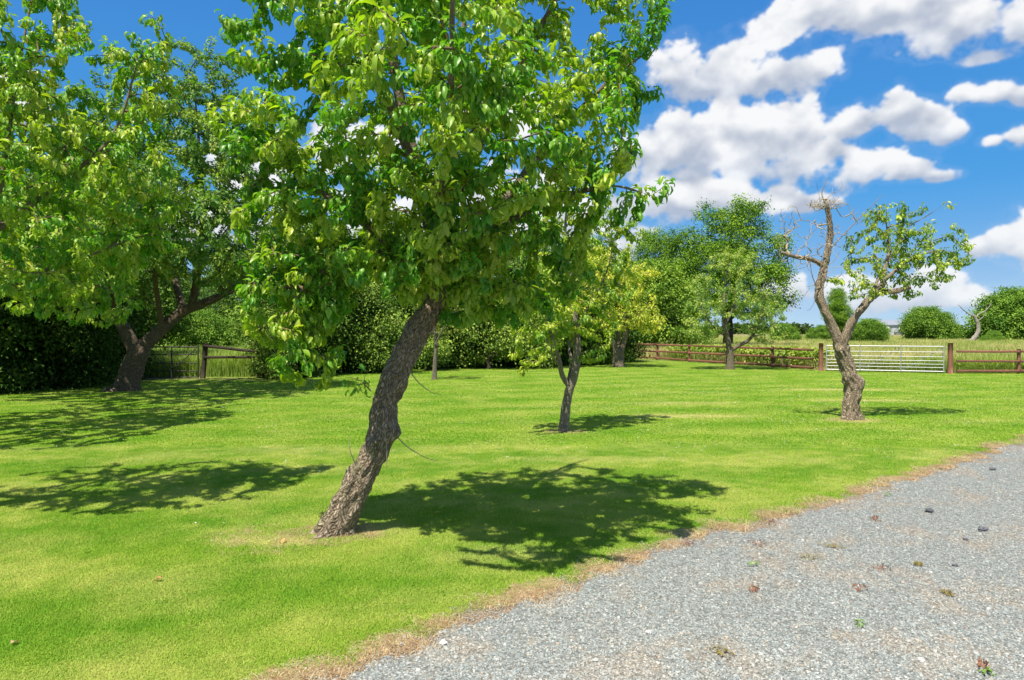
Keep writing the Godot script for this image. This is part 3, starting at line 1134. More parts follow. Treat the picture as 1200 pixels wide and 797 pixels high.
	part("pruning_scar", scar.mesh(), M.bark, main.get_node("trunk"))
	var spur := Skel.new()
	add_limb(spur, [V(0.42, 1.14, 0.14), V(0.34, 1.24, 0.2)], 0.01, 0.006)
	grow(spur, PackedVector3Array([V(0.27, 1.33, 0.26), V(0.20, 1.27, 0.24), V(0.30, 1.38, 0.2), V(0.16, 1.36, 0.3)]), 0.05, 0.3)
	part("spur_twigs", twig_mesh(spur, 0.003, 5, Color(0.15, 0.10, 0.06)), M.twig, main, "stuff")
	part("spur_leaves", foliage_mesh(shoot_leaves(spur, 0.15, 0.022, 0.075, 1.0, young, old, pear.size()), pear), M.pear_leaf, main, "stuff")

	# 2. two pears whose trunks stand just outside the left edge
	near_tree("pear_tree", "pear tree with light glossy leaves reaching in at the left, in front of darker crowns", V(-5.35, 0, -6.9), [
		[[V(0, -0.06, 0), V(0.03, 0.6, 0), V(0.1, 1.2, 0.02), V(0.16, 1.6, 0.04)], 0.16, 0.12],
		[[V(0.16, 1.6, 0.04), V(0.4, 2.2, 0.2), V(0.7, 3.0, 0.3), V(0.9, 4.0, 0.35), V(1.0, 4.7, 0.3)], 0.034, 0.008],
		[[V(0.16, 1.6, 0.04), V(0.0, 2.4, -0.3), V(-0.1, 3.4, -0.5), V(-0.2, 4.6, -0.6)], 0.038, 0.008],
		[[V(0.3, 2.0, 0.15), V(0.9, 2.3, -0.1), V(1.5, 2.6, -0.25), V(1.95, 2.75, -0.3)], 0.022, 0.007],
		[[V(0.12, 1.5, 0.04), V(-0.4, 2.1, 0.3), V(-0.9, 3.0, 0.5)], 0.06, 0.012],
		[[V(0.55, 2.6, 0.25), V(1.0, 3.1, 0.0), V(1.5, 3.6, -0.1), V(1.75, 4.3, -0.1)], 0.035, 0.008],
	], [
		[V(0.75, 3.05, 0), V(1.45, 1.0, 1.4), 210],
		[V(1.45, 2.85, -0.2), V(0.7, 0.55, 0.7), 50],
		[V(1.2, 4.05, 0.1), V(0.8, 0.6, 0.7), 70],
		[V(1.8, 4.2, -0.2), V(0.26, 0.65, 0.28), 26],
		[V(0.7, 4.6, 0.1), V(0.75, 0.6, 0.6), 50],
		[V(-0.4, 3.2, 0), V(1.0, 1.0, 1.2), 50],
		[V(0.9, 2.15, 0.2), V(0.75, 0.35, 0.8), 40],
		[V(1.5, 3.4, 0.1), V(0.65, 0.6, 0.6), 46],
		[V(0.75, 3.9, 0.6), V(0.6, 0.8, 0.5), 50],
		[V(0.65, 2.8, 0.9), V(0.7, 0.6, 0.4), 40],
	], {"apart": 0.135, "gap": -0.28, "droop": 0.2, "stretch": 0.5, "every": 0.0064, "size": 0.088, "leaf_droop": 0.8, "young": Color(0.49, 0.61, 0.07), "old": Color(0.145, 0.375, 0.042), "shapes": pear, "bark": brown, "twig": Color(0.15, 0.10, 0.06), "mat": M.pear_leaf, "singles": 160, "sides": 18})
	near_tree("pear_tree", "pear tree at the left edge behind the light-leaved one, branches hanging low over the lawn", V(-9.9, 0, -12.2), [
		[[V(0, -0.06, 0), V(0.05, 0.7, 0), V(0.15, 1.5, 0)], 0.2, 0.15],
		[[V(0.15, 1.5, 0), V(0.6, 2.3, 0.2), V(1.3, 3.2, 0.3), V(1.8, 4.4, 0.3), V(2.0, 5.6, 0.2)], 0.07, 0.012],
		[[V(0.15, 1.5, 0), V(0.0, 2.6, -0.6), V(0.2, 4.0, -1.2), V(0.3, 5.6, -1.4)], 0.07, 0.012],
		[[V(0.4, 2.0, 0.1), V(1.3, 2.5, -0.2), V(2.3, 2.6, -0.4), V(3.2, 2.3, -0.5)], 0.035, 0.010],
		[[V(0.9, 2.7, 0.25), V(1.9, 3.3, 0.4), V(2.9, 3.9, 0.5)], 0.035, 0.010],
		[[V(0.1, 1.6, 0), V(-0.8, 2.6, 0.6), V(-1.4, 4.0, 1.0)], 0.09, 0.014],
	], [
		[V(0.9, 3.7, -0.1), V(2.6, 1.7, 2.9), 300],
		[V(1.5, 3.1, 1.9), V(1.8, 0.9, 1.4), 80],
		[V(0.5, 3.9, -3.0), V(2.3, 1.4, 1.6), 120],
		[V(2.2, 3.0, -0.3), V(1.2, 1.0, 1.3), 90],
		[V(1.8, 5.0, 0), V(1.4, 1.1, 1.4), 80],
		[V(2.6, 2.2, -0.4), V(0.8, 0.35, 0.6), 24],
		[V(-0.8, 4.0, 0.2), V(1.4, 1.5, 1.6), 80],
	], {"apart": 0.22, "gap": -0.3, "droop": 0.15, "step": 0.16, "stretch": 0.8, "every": 0.008, "size": 0.11, "leaf_droop": 0.7, "young": Color(0.40, 0.55, 0.065), "old": Color(0.135, 0.33, 0.042), "shapes": small, "bark": brown, "twig": Color(0.13, 0.10, 0.07), "sides": 16, "tip": 0.004})

	# 3. the old forked apple
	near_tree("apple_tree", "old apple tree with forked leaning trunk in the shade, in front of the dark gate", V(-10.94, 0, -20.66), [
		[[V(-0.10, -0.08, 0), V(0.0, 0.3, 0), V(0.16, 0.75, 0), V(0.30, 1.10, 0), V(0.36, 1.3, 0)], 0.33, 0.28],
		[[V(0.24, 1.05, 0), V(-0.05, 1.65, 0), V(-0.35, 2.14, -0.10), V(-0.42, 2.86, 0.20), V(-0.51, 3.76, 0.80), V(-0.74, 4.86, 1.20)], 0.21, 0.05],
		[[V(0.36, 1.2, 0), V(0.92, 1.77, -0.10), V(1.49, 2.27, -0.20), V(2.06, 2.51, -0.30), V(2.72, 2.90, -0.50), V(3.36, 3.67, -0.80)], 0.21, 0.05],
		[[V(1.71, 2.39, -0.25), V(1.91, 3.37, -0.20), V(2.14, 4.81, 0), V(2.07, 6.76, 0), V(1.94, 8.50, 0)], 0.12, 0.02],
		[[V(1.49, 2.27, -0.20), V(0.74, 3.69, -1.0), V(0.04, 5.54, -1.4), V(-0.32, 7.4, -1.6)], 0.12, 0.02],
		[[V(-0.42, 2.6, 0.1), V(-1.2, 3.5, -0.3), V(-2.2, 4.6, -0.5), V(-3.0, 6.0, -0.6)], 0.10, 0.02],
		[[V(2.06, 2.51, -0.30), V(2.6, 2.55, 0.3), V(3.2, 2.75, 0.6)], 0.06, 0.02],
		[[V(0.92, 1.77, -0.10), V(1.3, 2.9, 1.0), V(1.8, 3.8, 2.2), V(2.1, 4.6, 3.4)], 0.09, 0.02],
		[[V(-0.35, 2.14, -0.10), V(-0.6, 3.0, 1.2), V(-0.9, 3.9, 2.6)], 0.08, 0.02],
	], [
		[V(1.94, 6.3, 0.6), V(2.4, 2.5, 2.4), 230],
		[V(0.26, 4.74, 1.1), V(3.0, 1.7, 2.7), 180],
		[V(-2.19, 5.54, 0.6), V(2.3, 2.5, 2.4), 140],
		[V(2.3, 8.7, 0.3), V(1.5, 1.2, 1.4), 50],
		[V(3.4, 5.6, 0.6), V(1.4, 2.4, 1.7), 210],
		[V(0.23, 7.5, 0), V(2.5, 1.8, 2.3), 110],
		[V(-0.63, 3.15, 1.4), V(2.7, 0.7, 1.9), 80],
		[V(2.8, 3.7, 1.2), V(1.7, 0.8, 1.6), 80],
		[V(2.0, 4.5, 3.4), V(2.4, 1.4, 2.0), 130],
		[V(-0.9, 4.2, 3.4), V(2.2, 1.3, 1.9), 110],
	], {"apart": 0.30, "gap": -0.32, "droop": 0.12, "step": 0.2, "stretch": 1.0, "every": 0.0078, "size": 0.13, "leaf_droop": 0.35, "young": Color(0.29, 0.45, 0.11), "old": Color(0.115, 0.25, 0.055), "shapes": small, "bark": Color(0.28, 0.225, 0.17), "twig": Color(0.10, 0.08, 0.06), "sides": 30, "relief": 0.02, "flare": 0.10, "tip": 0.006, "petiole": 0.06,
		"bumps": [[V(0.45, 1.02, 0.26), 0.2, 0.07], [V(-0.05, 0.25, 0.30), 0.25, 0.05]]})

	# 4. the young two-stemmed pear in the middle
	near_tree("pear_tree", "young pear tree with slim two-stemmed trunk standing mid-lawn behind the leaning pear", V(0.88, 0, -12.4), [
		[[V(0, -0.05, 0), V(0.03, 0.31, 0), V(0.09, 0.67, 0), V(0.18, 0.96, 0), V(0.23, 1.25, 0), V(0.23, 1.62, 0)], 0.080, 0.070],
		[[V(0.23, 1.58, 0), V(0.18, 2.13, 0), V(0.12, 2.71, 0), V(0.03, 3.44, 0), V(0.1, 4.3, 0)], 0.06, 0.012],
		[[V(0.12, 0.76, 0), V(-0.02, 0.95, 0.05), V(-0.09, 1.26, 0.20), V(-0.19, 1.55, 0.30), V(-0.31, 1.98, 0.40), V(-0.46, 2.53, 0.50)], 0.05, 0.012],
		[[V(0.08, 0.86, 0), V(0.15, 1.17, -0.2), V(0.15, 1.54, -0.40), V(0.50, 2.15, -0.60), V(0.82, 2.77, -0.70), V(0.95, 3.4, -0.6)], 0.03, 0.010],
		[[V(-0.05, 1.1, 0.12), V(-0.20, 1.30, 0.40), V(-0.28, 1.52, 0.60), V(-0.53, 1.83, 0.80)], 0.022, 0.008],
	], [
		[V(0.07, 3.0, 0), V(0.88, 0.88, 0.9), 60],
		[V(-0.31, 2.26, 0.40), V(0.75, 0.65, 0.7), 48],
		[V(0.64, 2.60, -0.50), V(0.75, 0.85, 0.7), 48],
		[V(0.15, 4.0, 0), V(0.7, 0.8, 0.7), 36],
		[V(-0.58, 1.50, 0.70), V(0.34, 0.36, 0.4), 14],
		[V(0.50, 1.45, -0.2), V(0.42, 0.28, 0.4), 12],
		[V(0.93, 3.5, -0.4), V(0.55, 0.7, 0.5), 22],
		[V(-0.72, 1.25, 0.8), V(0.22, 0.2, 0.2), 7],
		[V(-0.40, 1.85, 0.4), V(0.60, 0.40, 0.5), 40],
		[V(0.05, 1.95, 0.3), V(0.5, 0.35, 0.4), 26],
		[V(0.50, 1.9, -0.2), V(0.5, 0.35, 0.5), 26],
	], {"apart": 0.2, "gap": -0.3, "droop": 0.25, "stretch": 0.55, "every": 0.0072, "size": 0.098, "leaf_droop": 0.8, "young": Color(0.58, 0.66, 0.075), "old": Color(0.20, 0.38, 0.045), "shapes": pear, "bark": Color(0.50, 0.46, 0.38), "twig": Color(0.16, 0.12, 0.08), "sides": 20, "relief": 0.007, "flare": 0.03, "tip": 0.003, "mat": M.pear_leaf})

	# 5. the golden tree behind it
	near_tree("golden_tree", "small tree with golden-yellow foliage and grey forked trunk, beyond the young pear", V(4.97, 0, -33.81), [
		[[V(0, -0.05, 0), V(0, 0.35, 0), V(0.0, 0.75, 0)], 0.27, 0.26],
		[[V(-0.06, 0.6, 0), V(-0.35, 1.3, 0.1), V(-0.75, 2.1, 0.2), V(-1.2, 3.2, 0.3), V(-1.5, 4.0, 0.3)], 0.15, 0.03],
		[[V(0.06, 0.6, 0), V(0.3, 1.35, 0), V(0.35, 2.2, 0), V(0.1, 3.4, 0), V(-0.1, 4.6, 0)], 0.15, 0.03],
		[[V(0.02, 0.7, 0), V(0.0, 1.5, -0.2), V(-0.4, 2.6, -0.6), V(-0.6, 4.2, -0.8)], 0.11, 0.03],
		[[V(0.35, 1.9, 0), V(0.8, 2.4, 0.3), V(1.3, 2.7, 0.5)], 0.06, 0.02],
		[[V(-0.6, 1.8, 0.15), V(-1.4, 2.3, 0.7), V(-2.3, 2.7, 0.9)], 0.07, 0.02],
	], [
		[V(-0.9, 3.4, 0), V(2.1, 1.5, 1.9), 120],
		[V(0.5, 2.7, 0.5), V(1.3, 1.0, 1.2), 70],
		[V(-0.4, 4.7, 0), V(1.5, 0.8, 1.3), 45],
		[V(1.25, 2.15, 0.7), V(0.75, 0.6, 0.7), 26],
		[V(-2.4, 2.5, 0.5), V(1.0, 0.9, 1.0), 40],
		[V(1.0, 4.1, 0), V(0.9, 0.7, 0.8), 20],
		[V(-0.6, 2.0, 0.9), V(1.2, 0.4, 0.6), 20],
	], {"apart": 0.3, "gap": -0.25, "droop": 0.05, "step": 0.2, "stretch": 0.9, "every": 0.012, "size": 0.14, "leaf_droop": 0.35, "young": Color(0.80, 0.76, 0.11), "old": Color(0.42, 0.52, 0.08), "shapes": small, "bark": Color(0.42, 0.38, 0.31), "twig": Color(0.28, 0.22, 0.12), "sides": 16, "relief": 0.012, "flare": 0.06, "tip": 0.007, "petiole": 0.08})

	# 6. the little pale-stemmed tree far back on the left
	near_tree("sapling", "small sapling with thin pale trunk far back beside the dark tree line", V(-2.7, 0, -25.2), [
		[[V(0, -0.05, 0), V(0.02, 0.6, 0), V(0.06, 1.2, 0), V(0.02, 1.9, 0), V(0.12, 2.8, 0), V(0.05, 3.6, 0)], 0.085, 0.02],
		[[V(0.06, 1.3, 0), V(0.4, 1.9, 0.2), V(0.8, 2.5, 0.3)], 0.03, 0.01],
		[[V(0.05, 1.5, 0), V(-0.4, 2.0, 0.1), V(-0.7, 2.7, 0.2)], 0.03, 0.01],
	], [[V(0.1, 2.6, 0), V(1.0, 1.0, 0.9), 60], [V(0.7, 2.0, 0.2), V(0.5, 0.4, 0.5), 16]], {"apart": 0.22, "droop": 0.1, "stretch": 0.6, "every": 0.017, "size": 0.10, "leaf_droop": 0.4, "young": Color(0.24, 0.28, 0.04), "old": Color(0.10, 0.17, 0.03), "shapes": small, "bark": Color(0.36, 0.34, 0.29), "twig": Color(0.2, 0.17, 0.12), "sides": 12, "relief": 0.004, "tip": 0.004})

	# 7. the airy tree in front of the fence
	near_tree("willow_leaved_tree", "airy pale-green tree with forked lichen-grey trunk on the lawn before the rail fence", V(9.53, 0, -31.65), [
		[[V(0, -0.05, 0), V(-0.02, 0.4, 0), V(-0.04, 0.85, 0)], 0.19, 0.17],
		[[V(-0.04, 0.75, 0), V(-0.12, 1.3, 0.05), V(-0.3, 2.0, 0.1), V(-0.3, 3.2, 0.1), V(-0.1, 4.6, 0)], 0.13, 0.02],
		[[V(0.0, 0.8, 0), V(0.35, 1.05, 0.1), V(0.8, 1.35, 0.2), V(1.2, 2.1, 0.25), V(1.45, 3.2, 0.3)], 0.10, 0.02],
		[[V(-0.15, 1.4, 0.05), V(-0.7, 1.9, -0.2), V(-1.2, 2.8, -0.4), V(-1.4, 3.8, -0.4)], 0.06, 0.015],
		[[V(-0.28, 1.9, 0.1), V(0.2, 2.7, -0.3), V(0.6, 3.8, -0.5), V(0.7, 4.7, -0.5)], 0.06, 0.015],
		[[V(0.9, 1.45, 0.2), V(1.3, 1.6, 0.6), V(1.9, 2.2, 0.9)], 0.04, 0.012],
	], [
		[V(-0.1, 3.3, 0), V(1.9, 1.6, 1.7), 150],
		[V(1.3, 2.7, 0.2), V(1.1, 1.1, 1.0), 55],
		[V(-1.3, 2.3, 0), V(0.9, 0.9, 0.9), 40],
		[V(0.1, 4.8, 0), V(1.1, 0.6, 1.0), 36],
		[V(1.3, 1.75, 0.4), V(1.0, 0.6, 0.8), 26],
		[V(-1.2, 1.7, 0.1), V(0.9, 0.5, 0.8), 22],
	], {"apart": 0.27, "gap": -0.35, "droop": 0.0, "step": 0.2, "stretch": 0.9, "every": 0.012, "size": 0.12, "leaf_droop": 0.3, "young": Color(0.42, 0.54, 0.13), "old": Color(0.23, 0.38, 0.09), "shapes": small, "bark": Color(0.40, 0.36, 0.28), "twig": Color(0.24, 0.20, 0.14), "sides": 16, "relief": 0.008, "flare": 0.04, "tip": 0.006, "petiole": 0.06})

	half_dead_pear(pear, young)

func half_dead_pear(pear: Array, young: Color) -> void:
	var t := near_tree("half_dead_pear_tree", "half-dead pear tree with knobbly trunk, bare twigs on one limb and leaves on the other", V(6.57, 0, -14.03), [
		[[V(0.0, -0.05, 0), V(0.0, 0.28, 0), V(0.03, 0.58, 0), V(-0.02, 0.82, 0), V(-0.10, 1.07, 0), V(-0.19, 1.36, 0), V(-0.23, 1.5, 0)], 0.155, 0.135],
		[[V(-0.21, 1.42, 0), V(-0.40, 1.85, 0), V(-0.59, 2.26, 0), V(-0.64, 2.51, 0), V(-0.50, 2.93, -0.10), V(-0.42, 3.35, -0.10), V(-0.38, 3.71, -0.10), V(-0.45, 4.16, -0.10)], 0.105, 0.05],
		[[V(-0.50, 2.98, -0.10), V(-0.79, 3.10, 0), V(-1.17, 3.13, 0.20), V(-1.47, 3.20, 0.30)], 0.05, 0.034],
		[[V(-0.20, 1.39, 0), V(-0.06, 1.85, 0.10), V(0.17, 2.24, 0.20), V(0.46, 2.55, 0.20), V(0.59, 2.96, 0.10), V(0.71, 3.33, 0), V(0.66, 3.80, 0)], 0.10, 0.015],
		[[V(0.40, 2.46, 0.20), V(0.67, 2.47, 0.30), V(0.92, 2.55, 0.38)], 0.06, 0.045],
		[[V(0.49, 2.66, 0.20), V(0.89, 2.96, 0.10), V(1.41, 3.21, -0.10), V(1.89, 3.30, -0.20)], 0.04, 0.010],
		[[V(0.26, 2.34, 0.20), V(0.73, 2.79, -0.40), V(1.23, 3.41, -0.70), V(1.54, 3.86, -0.80)], 0.045, 0.012],
		[[V(1.54, 3.86, -0.80), V(1.8, 4.05, -0.6), V(2.03, 4.25, -0.4)], 0.012, 0.005],
	], [
		[V(0.69, 3.30, 0), V(0.90, 0.74, 0.7), 66],
		[V(1.49, 3.38, -0.10), V(0.85, 0.56, 0.6), 60],
		[V(0.82, 3.86, 0), V(0.64, 0.42, 0.5), 30],
		[V(0.14, 2.74, 0.20), V(0.55, 0.5, 0.4), 30],
		[V(1.27, 2.92, 0), V(0.76, 0.38, 0.5), 40],
		[V(0.85, 2.62, 0.20), V(0.45, 0.26, 0.3), 12],
		[V(2.03, 4.25, -0.35), V(0.14, 0.10, 0.1), 3],
		[V(2.25, 3.15, -0.20), V(0.22, 0.18, 0.2), 6],
	], {"apart": 0.145, "gap": -0.4, "droop": 0.15, "stretch": 0.36, "every": 0.012, "size": 0.098, "leaf_droop": 0.7, "young": young, "old": Color(0.12, 0.25, 0.035), "shapes": pear, "bark": Color(0.57, 0.495, 0.38), "twig": Color(0.17, 0.13, 0.085), "sides": 64, "relief": 0.030, "flare": 0.03, "tip": 0.0035, "mat": M.pear_leaf,
		"bumps": [[V(0.18, 0.72, 0.06), 0.20, 0.11], [V(-0.10, 0.85, 0.12), 0.15, 0.03], [V(0.10, 0.45, 0.13), 0.12, 0.03], [V(-0.25, 1.35, 0.10), 0.12, 0.03]]})
	# the dead limb's bare twigs
	var sk := Skel.new()
	add_limb(sk, [V(-0.64, 2.51, 0), V(-0.50, 2.93, -0.10), V(-0.42, 3.35, -0.10), V(-0.38, 3.71, -0.10), V(-0.45, 4.16, -0.10)], 0.1, 0.05)
	add_limb(sk, [V(-0.50, 2.98, -0.10), V(-0.79, 3.10, 0), V(-1.17, 3.13, 0.20), V(-1.47, 3.20, 0.30)], 0.05, 0.03)
	grow(sk, crown_points([
		[V(-0.95, 3.45, 0.1), V(0.66, 0.5, 0.5), 130],
		[V(-0.55, 4.18, -0.1), V(0.36, 0.11, 0.3), 90],
		[V(-0.75, 3.0, 0.1), V(0.75, 0.45, 0.5), 60],
		[V(-0.15, 3.75, -0.1), V(0.5, 0.5, 0.5), 44],
		[V(-1.25, 3.85, 0.1), V(0.25, 0.3, 0.3), 40],
		[V(-0.5, 4.5, 0), V(0.35, 0.3, 0.3), 9],
		[V(-0.75, 2.4, 0.1), V(0.35, 0.35, 0.3), 10],
	], 0.045, -0.9), 0.08, 0.0, 0.16)
	part("dead_twigs", twig_mesh(sk, 0.0042, 4, Color(0.32, 0.265, 0.19), 0.42), M.twig, t, "stuff")
	var tuft := Geo.new()
	for i in 110:
		var a := rng.randf() * TAU
		var d := sqrt(rng.randf()) * 0.27
		var p := V(-0.48 + cos(a) * d * 1.15, 4.17 + rng.randf_range(-0.07, 0.08), -0.1 + sin(a) * d)
		var q := rv()
		q.y *= 0.5
		q = q.normalized() * rng.randf_range(0.05, 0.12)
		shoot(tuft, [p - q, p + rv() * 0.02, p + q], 0.0032, 0.0015, Color(0.40, 0.34, 0.25) * rng.randf_range(0.7, 1.2), 3)
	part("twig_tuft", tuft.mesh(), M.twig, t, "stuff")
	for s in [[V(-0.40, 3.30, -0.1), V(0.0, 3.72, -0.1), V(0.62, 4.36, -0.1)], [V(-0.62, 2.45, 0.05), V(-0.80, 2.75, 0.1), V(-0.86, 3.12, 0.1)], [V(-0.60, 2.5, 0.05), V(-0.66, 2.8, 0.12), V(-0.62, 3.2, 0.1)], [V(-0.45, 4.14, -0.1), V(-0.55, 4.4, -0.1), V(-0.42, 4.72, -0.1)]]:
		var g := Geo.new()
		shoot(g, s, 0.013, 0.004, Color(0.2, 0.16, 0.11))
		part("dead_twig", g.mesh(), M.twig, t)

func build_far() -> void:
	var tiny := []
	for k in [[0.6, 0.5, 0.0], [1.2, 0.3, 0.4]]:
		tiny.append(leaf_shape([[0.0, 0.0], [0.45, 0.32], [1.0, 0.0]], k[0], k[1], k[2]))
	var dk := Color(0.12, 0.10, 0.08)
	# the shrubs of the dark hedge at the left edge
	var shrub := far_tree("hedge_shrub", [
		[[V(0, -0.1, 0), V(0, 0.5, 0), V(0.1, 1.2, 0)], 0.10, 0.07],
		[[V(0.05, 0.6, 0), V(0.5, 1.4, 0.3), V(0.8, 2.4, 0.4)], 0.05, 0.02],
		[[V(0.0, 0.5, 0), V(-0.6, 1.3, 0.2), V(-0.8, 2.3, 0.5)], 0.05, 0.02],
		[[V(0.1, 1.1, 0), V(0.0, 2.2, -0.2), V(0.1, 3.3, 0)], 0.06, 0.02],
		[[V(0, 0.4, 0), V(0.2, 0.9, 0.7), V(0.2, 1.3, 1.2)], 0.04, 0.015],
	], [[V(0, 1.6, 0), V(1.55, 1.5, 1.4), 120], [V(0, 2.9, 0), V(1.2, 0.9, 1.1), 50], [V(0, 0.5, 0.3), V(1.5, 0.5, 1.2), 44]],
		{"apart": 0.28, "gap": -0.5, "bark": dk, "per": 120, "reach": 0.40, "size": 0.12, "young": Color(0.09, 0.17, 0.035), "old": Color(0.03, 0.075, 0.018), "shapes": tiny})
	tag(shrub, "dark evergreen shrub at the left end of the hedge, under the overhanging pears", "shrub", "dark shrubs along the left edge of the lawn")
	shrub.position = V(-16.9, 0, -18.4)
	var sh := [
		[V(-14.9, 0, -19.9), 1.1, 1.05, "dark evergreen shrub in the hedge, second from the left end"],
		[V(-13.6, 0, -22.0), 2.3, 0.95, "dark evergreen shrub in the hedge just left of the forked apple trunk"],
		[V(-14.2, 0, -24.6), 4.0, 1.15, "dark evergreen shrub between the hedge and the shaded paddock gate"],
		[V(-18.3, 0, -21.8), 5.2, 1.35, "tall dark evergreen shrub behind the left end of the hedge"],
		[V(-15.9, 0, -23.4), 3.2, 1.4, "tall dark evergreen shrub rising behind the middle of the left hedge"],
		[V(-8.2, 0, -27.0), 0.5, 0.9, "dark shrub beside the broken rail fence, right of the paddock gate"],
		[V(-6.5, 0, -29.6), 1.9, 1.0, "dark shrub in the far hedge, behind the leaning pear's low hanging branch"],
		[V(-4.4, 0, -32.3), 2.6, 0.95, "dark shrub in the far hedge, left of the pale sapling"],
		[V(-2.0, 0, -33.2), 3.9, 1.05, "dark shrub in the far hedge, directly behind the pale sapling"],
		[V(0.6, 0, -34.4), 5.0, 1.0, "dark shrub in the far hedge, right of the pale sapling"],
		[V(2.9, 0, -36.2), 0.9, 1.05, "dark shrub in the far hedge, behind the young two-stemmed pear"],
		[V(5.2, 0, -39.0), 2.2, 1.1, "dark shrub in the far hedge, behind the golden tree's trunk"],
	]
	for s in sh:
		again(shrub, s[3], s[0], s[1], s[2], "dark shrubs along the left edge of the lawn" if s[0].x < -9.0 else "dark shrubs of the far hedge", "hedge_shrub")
	var bush := far_tree("hedge_bush", [
		[[V(0, -0.1, 0), V(0.05, 0.5, 0), V(0.0, 1.0, 0)], 0.07, 0.05],
		[[V(0, 0.5, 0), V(0.6, 1.3, 0.2), V(0.9, 2.3, 0.3)], 0.04, 0.015],
		[[V(0, 0.4, 0), V(-0.5, 1.2, 0.3), V(-1.0, 2.0, 0.3)], 0.04, 0.015],
		[[V(0, 0.9, 0), V(0.1, 2.0, 0), V(-0.2, 3.2, 0)], 0.04, 0.015],
	], [[V(0.5, 1.6, 0.1), V(1.1, 0.9, 0.9), 44], [V(-0.6, 1.3, 0.2), V(1.0, 0.8, 0.9), 36], [V(-0.1, 2.7, 0), V(0.8, 0.8, 0.8), 26], [V(1.0, 0.7, 0.4), V(0.9, 0.5, 0.7), 18]],
		{"apart": 0.26, "gap": -0.15, "bark": dk, "per": 70, "reach": 0.34, "size": 0.12, "young": Color(0.34, 0.47, 0.09), "old": Color(0.12, 0.22, 0.045), "shapes": tiny})
	tag(bush, "lighter green bush in front of the far hedge, left of the pale sapling", "bush", "lighter bushes in the far hedge")
	bush.position = V(-5.6, 0, -29.2)
	for q in [[V(-3.6, 0, -31.0), 1.9, 0.8, "small lighter green bush in front of the far hedge, just behind the sapling"], [V(-1.0, 0, -31.9), 3.0, 1.05, "lighter green bush in the far hedge, right of the sapling and beside the leaning trunk"], [V(1.7, 0, -33.6), 4.6, 1.2, "tallest lighter bush of the far hedge, behind the young pear's left side"], [V(4.0, 0, -36.2), 0.4, 0.85, "lighter green bush of the far hedge nearest to the golden tree"], [V(-8.4, 0, -25.9), 5.4, 0.7, "lighter green bush beside the broken rails at the hedge's left end"]]:
		again(bush, q[3], q[0], q[1], q[2], "lighter bushes in the far hedge", "hedge_bush")
	# trees of the far hedge
	var row := far_tree("hedgerow_tree", [
		[[V(0, -0.1, 0), V(0.05, 0.9, 0), V(-0.05, 1.9, 0)], 0.19, 0.14],
		[[V(-0.05, 1.8, 0), V(0.3, 3.2, 0.1), V(0.2, 5.2, 0)], 0.10, 0.03],
		[[V(0.0, 1.3, 0), V(0.9, 2.4, 0.3), V(1.7, 3.6, 0.4)], 0.09, 0.03],
		[[V(0.0, 1.5, 0), V(-0.9, 2.6, 0.1), V(-1.6, 4.0, 0.2)], 0.09, 0.03],
		[[V(0.0, 1.6, 0), V(0.1, 2.6, 0.9), V(0.0, 3.8, 1.6)], 0.08, 0.03],
	], [[V(0, 3.4, 0), V(2.3, 1.9, 2.0), 150], [V(0.2, 5.2, 0), V(1.5, 1.2, 1.4), 60], [V(0, 2.0, 0.4), V(2.2, 0.7, 1.8), 50]],
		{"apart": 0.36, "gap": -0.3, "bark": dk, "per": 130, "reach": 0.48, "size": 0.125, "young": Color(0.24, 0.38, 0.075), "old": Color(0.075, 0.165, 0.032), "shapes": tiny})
	tag(row, "dark leafy tree right of the shaded paddock gate, overhanging the broken rails", "tree", "trees along the far hedge")
	row.position = V(-8.6, 0, -28.6)
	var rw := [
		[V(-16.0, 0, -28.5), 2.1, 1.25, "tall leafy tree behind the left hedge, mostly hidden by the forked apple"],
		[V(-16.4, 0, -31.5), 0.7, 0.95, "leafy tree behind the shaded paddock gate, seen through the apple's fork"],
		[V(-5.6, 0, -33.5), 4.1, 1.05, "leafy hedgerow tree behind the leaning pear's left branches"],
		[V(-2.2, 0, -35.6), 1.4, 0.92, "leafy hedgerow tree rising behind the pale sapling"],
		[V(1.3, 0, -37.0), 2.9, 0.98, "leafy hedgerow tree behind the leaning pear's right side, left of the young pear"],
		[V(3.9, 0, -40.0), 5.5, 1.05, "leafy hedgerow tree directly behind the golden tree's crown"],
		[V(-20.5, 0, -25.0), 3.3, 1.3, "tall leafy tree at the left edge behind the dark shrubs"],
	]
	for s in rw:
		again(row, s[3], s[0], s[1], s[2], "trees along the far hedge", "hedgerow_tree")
	# the wide dark sycamore at the end of the fence
	var syc := far_tree("sycamore_tree", [
		[[V(0, -0.1, 0), V(0, 1.0, 0), V(0, 1.8, 0)], 0.26, 0.2],
		[[V(0, 1.7, 0), V(0.2, 3.2, 0), V(0.1, 5.4, 0)], 0.14, 0.04],
		[[V(0, 1.4, 0), V(1.3, 2.3, 0.3), V(2.7, 2.9, 0.4)], 0.12, 0.03],
		[[V(0, 1.5, 0), V(-1.3, 2.4, 0.3), V(-2.6, 3.1, 0.4)], 0.12, 0.03],
		[[V(0, 1.6, 0), V(0.3, 2.4, 1.4), V(0.3, 2.8, 2.6)], 0.10, 0.03],
	], [[V(0, 3.2, 0), V(3.2, 2.2, 2.9), 210], [V(0, 5.1, 0), V(1.8, 1.1, 1.7), 60], [V(0.8, 1.6, 0.8), V(2.7, 0.7, 2.2), 80]],
		{"apart": 0.46, "gap": -0.03, "gapf": 38.0, "bark": dk, "per": 110, "reach": 0.45, "size": 0.17, "flat": 0.4, "young": Color(0.27, 0.42, 0.06), "old": Color(0.09, 0.20, 0.035), "shapes": tiny})
	tag(syc, "broad low-spreading dark green tree overhanging the back corner of the rail fence", "tree")
	syc.position = V(9.0, 0, -46.5)
